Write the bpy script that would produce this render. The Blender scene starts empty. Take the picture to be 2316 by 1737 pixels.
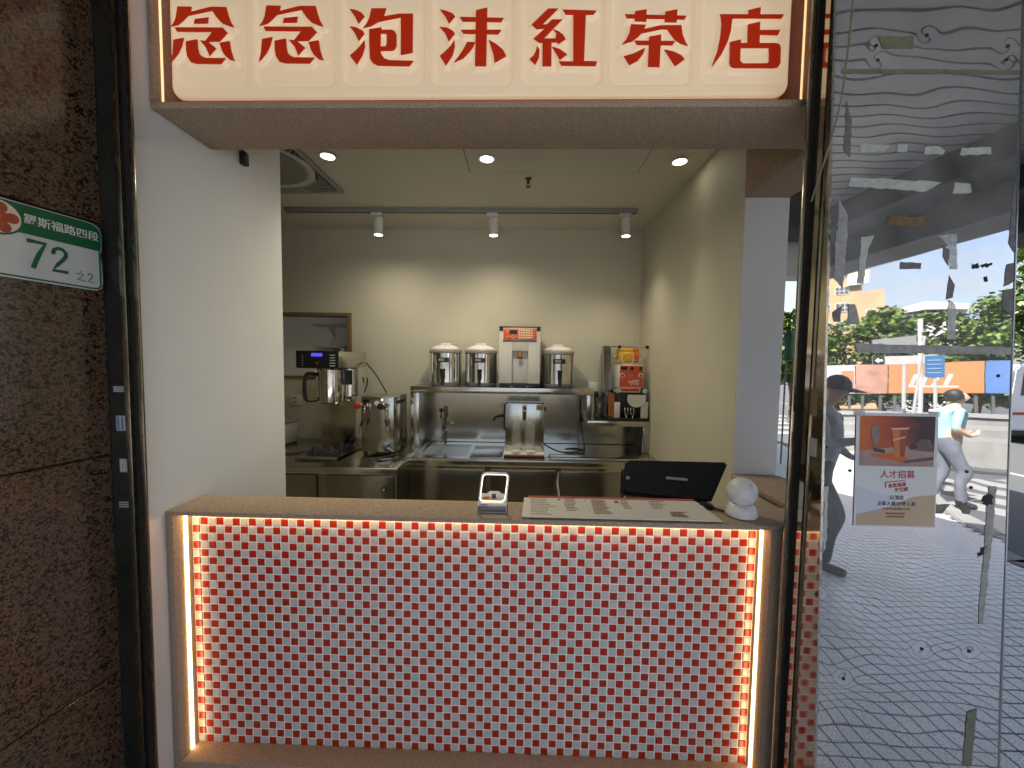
import bpy, bmesh, math, random
import numpy as np
from mathutils import Vector, Matrix
R = math.radians
random.seed(7)
scene = bpy.context.scene
C = scene.collection

# ------------------------------------------------------------------ camera
CAM_H = 1.48
cam_d = bpy.data.cameras.new('camera')
cam_d.sensor_width = 36.0
cam_d.lens = 36.0 * 890.0 / 2316.0
cam_d.clip_start = 0.02
cam_d.clip_end = 2000.0
cam = bpy.data.objects.new('camera', cam_d)
C.objects.link(cam)
def cam_matrix(yaw, pit, rol):
    cy, sy, cp, sp, cr, sr = math.cos(yaw), math.sin(yaw), math.cos(pit), math.sin(pit), math.cos(rol), math.sin(rol)
    f = Vector((sy * cp, cy * cp, sp)); r = Vector((cy, -sy, 0)); u = r.cross(f)
    r2 = r * cr + u * sr; u2 = u * cr - r * sr
    m = Matrix((r2, u2, -f)).transposed().to_4x4()
    m.translation = Vector((0, 0, CAM_H))
    return m
cam.matrix_world = cam_matrix(R(-1.53), R(-3.19), R(0.795))
scene.camera = cam

# ------------------------------------------------------------------ sky, sun, exposure
SUN_EL, SUN_DIR = R(52), Vector((-0.75, 0.66, 0)).normalized()     # towards the sun, behind the building
world = bpy.data.worlds.new('World'); scene.world = world; world.use_nodes = True
wn = world.node_tree.nodes; wl = world.node_tree.links
sky = wn.new('ShaderNodeTexSky'); sky.sky_type = 'NISHITA'; sky.sun_disc = False
sky.sun_elevation = SUN_EL; sky.sun_rotation = math.atan2(SUN_DIR.x, SUN_DIR.y)
sky.dust_density = 3.0; sky.ozone_density = .8
wn['Background'].inputs[1].default_value = 0.10
# broken white cloud over the whole sky
tcw = wn.new('ShaderNodeTexCoord'); mpw = wn.new('ShaderNodeMapping'); mpw.inputs['Scale'].default_value = (2.2, 2.2, 5.0); mpw.inputs['Location'].default_value = (3.1, 1.7, .4)
wl.new(tcw.outputs['Generated'], mpw.inputs[0])
cnz = wn.new('ShaderNodeTexNoise'); cnz.inputs['Scale'].default_value = 1.6; cnz.inputs['Detail'].default_value = 8; cnz.inputs['Roughness'].default_value = .55
wl.new(mpw.outputs[0], cnz.inputs['Vector'])
crw = wn.new('ShaderNodeValToRGB'); crw.color_ramp.elements[0].position = .40; crw.color_ramp.elements[0].color = (.12, .12, .12, 1); crw.color_ramp.elements[1].position = .64; crw.color_ramp.elements[1].color = (.75, .75, .75, 1)
wl.new(cnz.outputs[0], crw.inputs[0])
mxw = wn.new('ShaderNodeMixRGB'); mxw.inputs[2].default_value = (3.1, 3.15, 3.3, 1)
wl.new(crw.outputs[0], mxw.inputs[0]); wl.new(sky.outputs[0], mxw.inputs[1]); wl.new(mxw.outputs[0], wn['Background'].inputs[0])
sun_d = bpy.data.lights.new('sun', 'SUN'); sun_d.energy = 5.0; sun_d.angle = R(0.5); sun_d.color = (1, 0.95, 0.87)
sun = bpy.data.objects.new('sun', sun_d); C.objects.link(sun)
sv = Vector((SUN_DIR.x * math.cos(SUN_EL), SUN_DIR.y * math.cos(SUN_EL), math.sin(SUN_EL)))
sun.rotation_euler = sv.to_track_quat('Z', 'Y').to_euler(); sun.location = (0, 0, 30)
scene.view_settings.view_transform = 'Standard'; scene.view_settings.look = 'None'
scene.view_settings.exposure = 1.7; scene.view_settings.gamma = 1.0
scene.view_settings.use_curve_mapping = False
scene.render.engine = 'CYCLES'
scene.cycles.use_denoising = True
scene.cycles.max_bounces = 9; scene.cycles.diffuse_bounces = 4; scene.cycles.glossy_bounces = 5
scene.cycles.transmission_bounces = 8; scene.cycles.transparent_max_bounces = 8
scene.cycles.sample_clamp_indirect = 6.0
scene.cycles.caustics_reflective = False; scene.cycles.caustics_refractive = False

# ------------------------------------------------------------------ materials
MATS = {}
def M(name, col, rough=0.5, metal=0.0, noise=None, bump=None, emit=None, spec=None, trans=0.0, stretch=None, coat=0.0, col2=None, rnoise=None, alpha=None):
    if name in MATS: return MATS[name]
    m = bpy.data.materials.new(name); m.use_nodes = True
    nt = m.node_tree; n = nt.nodes; l = nt.links; b = n['Principled BSDF']
    b.inputs['Base Color'].default_value = (*col, 1); b.inputs['Roughness'].default_value = rough
    b.inputs['Metallic'].default_value = metal
    if spec is not None: b.inputs['Specular IOR Level'].default_value = spec
    if trans: b.inputs['Transmission Weight'].default_value = trans
    if coat: b.inputs['Coat Weight'].default_value = coat; b.inputs['Coat Roughness'].default_value = 0.05
    if emit: b.inputs['Emission Color'].default_value = (*emit[0], 1); b.inputs['Emission Strength'].default_value = emit[1]
    if alpha is not None: b.inputs['Alpha'].default_value = alpha
    if noise or bump or rnoise:
        tc = n.new('ShaderNodeTexCoord'); mp = n.new('ShaderNodeMapping'); l.new(tc.outputs['Object'], mp.inputs[0])
        if stretch: mp.inputs['Scale'].default_value = stretch
    if noise:
        t = n.new('ShaderNodeTexNoise'); t.inputs['Scale'].default_value = noise[0]; t.inputs['Detail'].default_value = noise[2] if len(noise) > 2 else 5
        l.new(mp.outputs[0], t.inputs['Vector'])
        cr = n.new('ShaderNodeValToRGB'); lo, hi = (0.3, 0.7)
        cr.color_ramp.elements[0].position = lo; cr.color_ramp.elements[1].position = hi
        a = noise[1]; c2 = col2 or tuple(min(1, c * (1 + a)) for c in col)
        c1 = col if col2 else tuple(c * (1 - a) for c in col)
        cr.color_ramp.elements[0].color = (*c1, 1); cr.color_ramp.elements[1].color = (*c2, 1)
        l.new(t.outputs[0], cr.inputs[0]); l.new(cr.outputs[0], b.inputs['Base Color'])
    if rnoise:
        t = n.new('ShaderNodeTexNoise'); t.inputs['Scale'].default_value = rnoise[0]; t.inputs['Detail'].default_value = 6
        l.new(mp.outputs[0], t.inputs['Vector'])
        mr = n.new('ShaderNodeMapRange'); mr.inputs['From Min'].default_value = 0.3; mr.inputs['From Max'].default_value = 0.75
        mr.inputs['To Min'].default_value = rnoise[1]; mr.inputs['To Max'].default_value = rnoise[2]
        l.new(t.outputs[0], mr.inputs[0]); l.new(mr.outputs[0], b.inputs['Roughness'])
    if bump:
        t2 = n.new('ShaderNodeTexNoise'); t2.inputs['Scale'].default_value = bump[0]; t2.inputs['Detail'].default_value = 4
        l.new(mp.outputs[0], t2.inputs['Vector'])
        bp = n.new('ShaderNodeBump'); bp.inputs['Strength'].default_value = bump[1]; bp.inputs['Distance'].default_value = bump[2] if len(bump) > 2 else 0.002
        l.new(t2.outputs[0], bp.inputs['Height']); l.new(bp.outputs[0], b.inputs['Normal'])
    MATS[name] = m
    return m

white_paint = M('white_paint', (.78, .78, .77), .55, noise=(1.7, .05, 8), bump=(160, .10, .0006))
room_paint = M('room_paint', (.60, .575, .465), .6, noise=(1.6, .05), bump=(140, .12, .0007))
ceil_paint = M('ceiling_paint', (.62, .595, .49), .65, noise=(1.3, .05), bump=(120, .08, .0006))
stucco = M('stucco', (.41, .305, .22), .9, noise=(190, .28, 3), bump=(330, .9, .0022))
cream = M('cream_acrylic', (.78, .67, .52), .30, noise=(3, .03), emit=((1, .70, .40), .095), coat=.15)
sign_red = M('sign_red', (.56, .020, .004), .38, spec=.3, emit=((1, .08, .01), .03))
red_return = M('red_return', (.50, .03, .01), .35, emit=((1, .10, .02), .04))
led = M('warm_led', (1, .9, .7), .5, emit=((1, .64, .28), 3.2))
led_soft = M('soft_led', (1, .9, .7), .5, emit=((1, .62, .27), .35))
lamp_lit = M('lamp_lit', (1, 1, 1), .5, emit=((1, .90, .70), 5.0))
steel = M('brushed_steel', (.56, .54, .49), .2, 1, stretch=(60, 60, 1.5), rnoise=(9, .13, .26), noise=(4, .05))
steel_h = M('steel_horizontal', (.58, .55, .49), .2, 1, stretch=(1.5, 60, 60), rnoise=(8, .12, .25), noise=(4, .05))
chrome = M('chrome', (.74, .73, .71), .07, 1, rnoise=(30, .04, .14))
dark_steel = M('dark_steel', (.36, .34, .30), .22, 1, stretch=(50, 50, 1.5), rnoise=(8, .14, .28))
black_plastic = M('black_plastic', (.012, .012, .013), .38, rnoise=(60, .3, .5))
black_gloss = M('black_gloss', (.010, .010, .011), .22)
grey_plastic = M('grey_plastic', (.30, .30, .30), .45, noise=(40, .05))
white_plastic = M('white_plastic', (.74, .73, .71), .3, rnoise=(50, .22, .4))
off_white = M('off_white_metal', (.64, .62, .58), .35, noise=(5, .04))
orange_print = M('orange_print', (.72, .13, .02), .4, noise=(20, .05))
red_print = M('red_print', (.50, .05, .02), .4, noise=(20, .05))
white_print = M('white_print', (.80, .78, .74), .5)
cream_print = M('cream_print', (.76, .66, .50), .5)
brown_print = M('brown_print', (.16, .07, .04), .6)
dark_print = M('dark_print', (.03, .03, .05), .6)
green_print = M('green_print', (.006, .12, .045), .35, noise=(8, .08))
plate_white = M('plate_white', (.62, .63, .62), .35, noise=(14, .06))
blue_screen = M('blue_screen', (.01, .01, .05), .3, emit=((.09, .07, .9), .4))
amber = M('amber_plastic', (.55, .22, .02), .2, coat=.4)
yellow_film = M('yellow_film', (.75, .42, .03), .22, coat=.5, noise=(26, .15))
clear_plastic = M('clear_plastic', (.75, .77, .76), .05, alpha=.16)
glass_m = M('glass', (.9, .96, .95), .02, trans=1.0)
brass = M('brass', (.14, .095, .045), .3, 1)
wood_trim = M('wood_trim', (.19, .12, .055), .5, noise=(6, .15), stretch=(2, 2, 30))
grout = M('grout', (.93, .91, .87), .8, bump=(400, .3, .0006))
tile_red = M('glass_tile_red', (.43, .028, .007), .22, spec=.35, noise=(34, .20, 2), coat=.08, bump=(60, .04, .0006))
tile_white = M('glass_tile_white', (.58, .575, .535), .2, noise=(34, .07, 2), coat=.15, bump=(60, .04, .0006))
bronze_steel = M('bronze_steel', (.29, .255, .19), .2, 1, stretch=(20, 20, 1.5), rnoise=(12, .10, .34), noise=(8, .25))
flank_steel = M('flank_steel', (.52, .46, .38), .07, 1, rnoise=(16, .05, .12), noise=(10, .12))
slot_black = M('slot_black', (.008, .008, .008), .6)
post_dark = M('post_dark', (.022, .022, .019), .28, .3, rnoise=(9, .18, .45), noise=(5, .2))
tape_pale = M('tape_pale', (.42, .43, .41), .6, noise=(60, .15))
tape_grey = M('tape_grey', (.30, .30, .30), .6, noise=(70, .2))
tape_dark = M('tape_dark', (.15, .135, .14), .6, noise=(70, .25))
tape_brown = M('tape_brown', (.16, .10, .04), .45, noise=(50, .3))
tape_olive = M('tape_olive', (.16, .16, .11), .6, noise=(60, .2))
tape_clear = M('tape_clear', (.60, .62, .64), .25, noise=(90, .2), alpha=.45)
speck_black = M('residue_black', (.012, .012, .014), .7)
concrete = M('concrete', (.19, .19, .185), .85, noise=(3, .15), bump=(40, .3, .003))
conc_dark = M('concrete_dark', (.06, .062, .06), .8, noise=(4, .2), bump=(30, .2, .003))
alu_slat = M('aluminium_slat', (.20, .205, .20), .45, noise=(3, .08), stretch=(1, 8, 1))
asphalt = M('asphalt', (.06, .062, .067), .85, noise=(60, .25), bump=(250, .5, .004))
road_paint = M('road_paint', (.22, .22, .215), .7, noise=(30, .15))
leaf_a = M('leaf_a', (.065, .125, .020), .55, noise=(1.2, .35)); leaf_b = M('leaf_b', (.125, .175, .030), .55, noise=(1.2, .3))
bark = M('bark', (.10, .075, .05), .9, noise=(12, .3), bump=(30, .6, .01))
beige_wall = M('beige_wall', (.34, .235, .135), .8, noise=(.6, .12), bump=(20, .2, .004))
window_dark = M('window_dark', (.05, .06, .07), .15)
skin_m = M('skin', (.50, .31, .21), .55); hair_m = M('hair', (.012, .010, .009), .6)

def floor_mat():
    m = M('floor_tile', (.37, .375, .40), .3)
    nt = m.node_tree; n = nt.nodes; l = nt.links; b = n['Principled BSDF']
    tc = n.new('ShaderNodeTexCoord'); g = n.new('ShaderNodeNewGeometry')
    t = n.new('ShaderNodeTexNoise'); t.inputs['Scale'].default_value = 190; t.inputs['Detail'].default_value = 3
    l.new(g.outputs['Position'], t.inputs['Vector'])
    cr = n.new('ShaderNodeValToRGB'); e = cr.color_ramp.elements
    e[0].position = .36; e[0].color = (.16, .16, .17, 1); e[1].position = .47; e[1].color = (.68, .685, .70, 1)
    k = e.new(.72); k.color = (.75, .755, .77, 1)
    l.new(t.outputs[0], cr.inputs[0])
    t2 = n.new('ShaderNodeTexNoise'); t2.inputs['Scale'].default_value = 2.5; l.new(g.outputs['Position'], t2.inputs['Vector'])
    mx = n.new('ShaderNodeMixRGB'); mx.blend_type = 'MULTIPLY'; mx.inputs[0].default_value = .15
    l.new(cr.outputs[0], mx.inputs[1]); l.new(t2.outputs[0], mx.inputs[2]); l.new(mx.outputs[0], b.inputs['Base Color'])
    bp = n.new('ShaderNodeBump'); bp.inputs['Strength'].default_value = .3; bp.inputs['Distance'].default_value = .001
    l.new(t.outputs[0], bp.inputs['Height']); l.new(bp.outputs[0], b.inputs['Normal'])
    return m
floor_tile_m = floor_mat()
def paving_mat():
    m = M('paving_far', (.5, .5, .52), .4); nt = m.node_tree; n = nt.nodes; l = nt.links
    g = n.new('ShaderNodeNewGeometry'); bt = n.new('ShaderNodeTexBrick'); bt.offset = 0; bt.squash = 1
    bt.inputs['Scale'].default_value = 1.0; bt.inputs['Brick Width'].default_value = .075; bt.inputs['Row Height'].default_value = .075; bt.inputs['Mortar Size'].default_value = .0035
    bt.inputs['Color1'].default_value = (.70, .705, .72, 1); bt.inputs['Color2'].default_value = (.76, .765, .78, 1); bt.inputs['Mortar'].default_value = (.08, .08, .085, 1)
    l.new(g.outputs['Position'], bt.inputs['Vector']); l.new(bt.outputs['Color'], n['Principled BSDF'].inputs['Base Color'])
    return m
paving_far = paving_mat()

def granite_mat():
    m = M('brown_granite', (.05, .035, .025), .16, spec=.6, coat=.2)
    nt = m.node_tree; n = nt.nodes; l = nt.links; b = n['Principled BSDF']
    g = n.new('ShaderNodeNewGeometry')
    t = n.new('ShaderNodeTexNoise'); t.inputs['Scale'].default_value = 75; t.inputs['Detail'].default_value = 5; t.inputs['Roughness'].default_value = .78
    v = n.new('ShaderNodeTexVoronoi'); v.inputs['Scale'].default_value = 230; v.inputs['Randomness'].default_value = 1
    v2 = n.new('ShaderNodeTexVoronoi'); v2.inputs['Scale'].default_value = 120
    for q in (t, v, v2): l.new(g.outputs['Position'], q.inputs['Vector'])
    bw = n.new('ShaderNodeRGBToBW'); l.new(v.outputs['Color'], bw.inputs[0]); bw2 = n.new('ShaderNodeRGBToBW'); l.new(v2.outputs['Color'], bw2.inputs[0])
    ad = n.new('ShaderNodeMath'); ad.operation = 'MULTIPLY_ADD'; ad.inputs[1].default_value = .45; l.new(bw.outputs[0], ad.inputs[0]); l.new(t.outputs[0], ad.inputs[2])
    ad2 = n.new('ShaderNodeMath'); ad2.operation = 'MULTIPLY_ADD'; ad2.inputs[1].default_value = .35; l.new(bw2.outputs[0], ad2.inputs[0]); l.new(ad.outputs[0], ad2.inputs[2])
    cr = n.new('ShaderNodeValToRGB'); e = cr.color_ramp.elements
    e[0].position = .62; e[0].color = (.008, .006, .004, 1); e[1].position = 1.22; e[1].color = (.20, .122, .072, 1)
    k = e.new(.80); k.color = (.034, .020, .012, 1); k = e.new(1.0); k.color = (.085, .051, .030, 1)
    sc_ = n.new('ShaderNodeMath'); sc_.operation = 'MULTIPLY'; sc_.inputs[1].default_value = .8; l.new(ad2.outputs[0], sc_.inputs[0])
    for el in cr.color_ramp.elements: el.position = el.position * .8
    l.new(sc_.outputs[0], cr.inputs[0]); l.new(cr.outputs[0], b.inputs['Base Color'])
    mr = n.new('ShaderNodeMapRange'); mr.inputs['To Min'].default_value = .07; mr.inputs['To Max'].default_value = .20
    l.new(t.outputs[0], mr.inputs[0]); l.new(mr.outputs[0], b.inputs['Roughness'])
    bp = n.new('ShaderNodeBump'); bp.inputs['Strength'].default_value = .10; bp.inputs['Distance'].default_value = .0008
    l.new(ad.outputs[0], bp.inputs['Height']); l.new(bp.outputs[0], b.inputs['Normal'])
    return m
granite = granite_mat()
mirror_steel = M('mirror_steel', (.80, .80, .80), .03, .9, rnoise=(5, .004, .03))
def hazy(m, lo, hi):
    nt = m.node_tree; n = nt.nodes; l = nt.links; tc = n.new('ShaderNodeTexCoord')
    t = n.new('ShaderNodeTexNoise'); t.inputs['Scale'].default_value = 7; t.inputs['Detail'].default_value = 9; t.inputs['Roughness'].default_value = .7
    l.new(tc.outputs['Object'], t.inputs['Vector']); mr = n.new('ShaderNodeMapRange'); mr.inputs['From Min'].default_value = .32; mr.inputs['From Max'].default_value = .7
    mr.inputs['To Min'].default_value = hi; mr.inputs['To Max'].default_value = lo
    l.new(t.outputs[0], mr.inputs[0]); l.new(mr.outputs[0], n['Principled BSDF'].inputs['Metallic'])
hazy(mirror_steel, .80, .95)

# ------------------------------------------------------------------ mesh helpers
def link(o, parent=None):
    C.objects.link(o)
    if parent is not None:
        o.parent = parent
        o.matrix_parent_inverse = Matrix.Translation(-Vector(parent.get('_base', (0, 0, 0))))
    return o
def mesh_obj(name, verts, faces, mat, parent=None, smooth=False, mats=None, fm=None):
    me = bpy.data.meshes.new(name); me.from_pydata([tuple(v) for v in verts], [], faces)
    for m in (mats or [mat]): me.materials.append(m)
    if fm is not None: me.polygons.foreach_set('material_index', fm)
    if smooth: me.polygons.foreach_set('use_smooth', [True] * len(me.polygons))
    me.update()
    return link(bpy.data.objects.new(name, me), parent)
def bm_obj(name, bm, mat, parent=None, smooth=False):
    me = bpy.data.meshes.new(name); bmesh.ops.recalc_face_normals(bm, faces=bm.faces); bm.to_mesh(me); bm.free()
    me.materials.append(mat)
    if smooth:
        me.polygons.foreach_set('use_smooth', [True] * len(me.polygons))
        try: me.set_sharp_from_angle(angle=R(35))
        except Exception: pass
    return link(bpy.data.objects.new(name, me), parent)
def add_box(bm, x0, x1, y0, y1, z0, z1, bev=0.0, seg=2):
    vs = [bm.verts.new(p) for p in ((x0, y0, z0), (x1, y0, z0), (x1, y1, z0), (x0, y1, z0), (x0, y0, z1), (x1, y0, z1), (x1, y1, z1), (x0, y1, z1))]
    fs = [bm.faces.new([vs[i] for i in f]) for f in ((0, 3, 2, 1), (4, 5, 6, 7), (0, 1, 5, 4), (1, 2, 6, 5), (2, 3, 7, 6), (3, 0, 4, 7))]
    if bev:
        es = list({e for f in fs for e in f.edges})
        bmesh.ops.bevel(bm, geom=es, offset=bev, segments=seg, affect='EDGES', profile=.5)
def box(name, x0, x1, y0, y1, z0, z1, mat, parent=None, bev=0.0, seg=2):
    bm = bmesh.new(); add_box(bm, x0, x1, y0, y1, z0, z1, bev, seg)
    return bm_obj(name, bm, mat, parent, smooth=bev > 0)
def boxes(name, lst, mat, parent=None, bev=0.0):
    bm = bmesh.new()
    for b in lst: add_box(bm, *b, bev)
    return bm_obj(name, bm, mat, parent, smooth=bev > 0)
def frame_axes(d):
    d = Vector(d).normalized(); a = Vector((0, 0, 1)) if abs(d.z) < .9 else Vector((1, 0, 0))
    u = d.cross(a).normalized(); return u, d.cross(u).normalized(), d
def add_tube(bm, pts, r, n=8, caps=True):
    pts = [Vector(p) for p in pts]; rings = []
    rs = r if isinstance(r, (list, tuple)) else [r] * len(pts)
    u = None
    for i, p in enumerate(pts):
        d = (pts[min(i + 1, len(pts) - 1)] - pts[max(i - 1, 0)])
        if u is None: u, v, d = frame_axes(d)
        else:
            d = d.normalized(); u = (u - d * u.dot(d)).normalized(); v = d.cross(u)
        rings.append([bm.verts.new(p + (u * math.cos(2 * math.pi * k / n) + v * math.sin(2 * math.pi * k / n)) * rs[i]) for k in range(n)])
    for a, b in zip(rings, rings[1:]):
        for k in range(n): bm.faces.new((a[k], a[(k + 1) % n], b[(k + 1) % n], b[k]))
    if caps: bm.faces.new(rings[0][::-1]); bm.faces.new(rings[-1])
def tube(name, pts, r, mat, parent=None, n=8):
    bm = bmesh.new(); add_tube(bm, pts, r, n); return bm_obj(name, bm, mat, parent, smooth=True)
def smooth_path(pts, k=6):
    pts = [Vector(p) for p in pts]; out = []
    for i in range(len(pts) - 1):
        p0, p1, p2, p3 = pts[max(i - 1, 0)], pts[i], pts[i + 1], pts[min(i + 2, len(pts) - 1)]
        for j in range(k):
            t = j / k
            out.append(.5 * ((2 * p1) + (p2 - p0) * t + (2 * p0 - 5 * p1 + 4 * p2 - p3) * t * t + (3 * p1 - p0 - 3 * p2 + p3) * t ** 3))
    out.append(pts[-1]); return out
def add_lathe(bm, prof, c, axis=(0, 0, 1), n=24):
    u, v, d = frame_axes(axis); c = Vector(c); rings = []
    for r, h in prof:
        if r < 1e-6: rings.append([bm.verts.new(c + d * h)])
        else: rings.append([bm.verts.new(c + d * h + (u * math.cos(2 * math.pi * k / n) + v * math.sin(2 * math.pi * k / n)) * r) for k in range(n)])
    for a, b in zip(rings, rings[1:]):
        for k in range(n):
            k2 = (k + 1) % n
            if len(a) == 1 and len(b) == 1: continue
            if len(a) == 1: bm.faces.new((a[0], b[k2], b[k]))
            elif len(b) == 1: bm.faces.new((a[k], a[k2], b[0]))
            else: bm.faces.new((a[k], a[k2], b[k2], b[k]))
def lathe(name, prof, c, mat, parent=None, axis=(0, 0, 1), n=24):
    bm = bmesh.new(); add_lathe(bm, prof, c, axis, n); return bm_obj(name, bm, mat, parent, smooth=True)
def disc(name, c, r, h, mat, parent=None, axis=(0, -1, 0), n=18):
    return lathe(name, [(0, 0), (r, 0), (r, h), (0, h)], c, mat, parent, axis, n)
def add_prism(bm, pts3, vec):
    vec = Vector(vec); a = [bm.verts.new(p) for p in pts3]; b = [bm.verts.new(Vector(p) + vec) for p in pts3]; n = len(a)
    bm.faces.new(a); bm.faces.new(b[::-1])
    for k in range(n): bm.faces.new((a[k], b[k], b[(k + 1) % n], a[(k + 1) % n]))
def prism(name, pts3, vec, mat, parent=None, smooth=False):
    bm = bmesh.new(); add_prism(bm, pts3, vec); return bm_obj(name, bm, mat, parent, smooth)
def thing(name, label, cat, base=(0, 0, 0), group=None):
    o = bpy.data.objects.new(name, None); C.objects.link(o); o.location = base; o['_base'] = tuple(float(v) for v in base)
    o['label'] = label; o['category'] = cat; o.empty_display_size = .1
    if group: o['group'] = group
    return o
def tag(o, label, cat, group=None):
    o['label'] = label; o['category'] = cat
    if group: o['group'] = group
    return o
def struct(o, kind='structure'): o['kind'] = kind; return o
def text_mesh(s, size, offset=0.0, ext=.0004, align='LEFT'):
    cu = bpy.data.curves.new('t', 'FONT'); cu.body = s; cu.size = size; cu.extrude = ext; cu.offset = offset; cu.align_x = align; cu.resolution_u = 3
    o = bpy.data.objects.new('t', cu); C.objects.link(o)
    dg = bpy.context.evaluated_depsgraph_get(); me = bpy.data.meshes.new_from_object(o.evaluated_get(dg))
    bpy.data.objects.remove(o); bpy.data.curves.remove(cu)
    return me
def text(name, s, size, org, u, v, mat, parent, offset=0.0, ext=.0004, align='LEFT', sx=1.0):
    me = text_mesh(s, size, offset, ext, align); u = Vector(u).normalized(); v = Vector(v).normalized(); n = u.cross(v)
    m = Matrix((u * sx, v, n)).transposed().to_4x4(); m.translation = Vector(org); me.transform(m); me.name = name
    me.materials.clear(); me.materials.append(mat)
    return link(bpy.data.objects.new(name, me), parent)
def rrect(x0, x1, z0, z1, r, n=5):
    out = []
    for cx, cz, a0 in ((x1 - r, z1 - r, 0), (x0 + r, z1 - r, 90), (x0 + r, z0 + r, 180), (x1 - r, z0 + r, 270)):
        for k in range(n + 1):
            a = R(a0 + 90 * k / n); out.append((cx + r * math.cos(a), cz + r * math.sin(a)))
    return out
def spot(name, loc, target, power, size, blend, col, parent, radius=.03):
    ld = bpy.data.lights.new(name, 'SPOT'); ld.energy = power; ld.spot_size = R(size); ld.spot_blend = blend; ld.color = col; ld.shadow_soft_size = radius
    o = bpy.data.objects.new(name, ld); link(o, parent)
    d = Vector(target) - Vector(loc)
    o.rotation_euler = (-d).to_track_quat('Z', 'Y').to_euler(); o.location = loc
    return o

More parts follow.
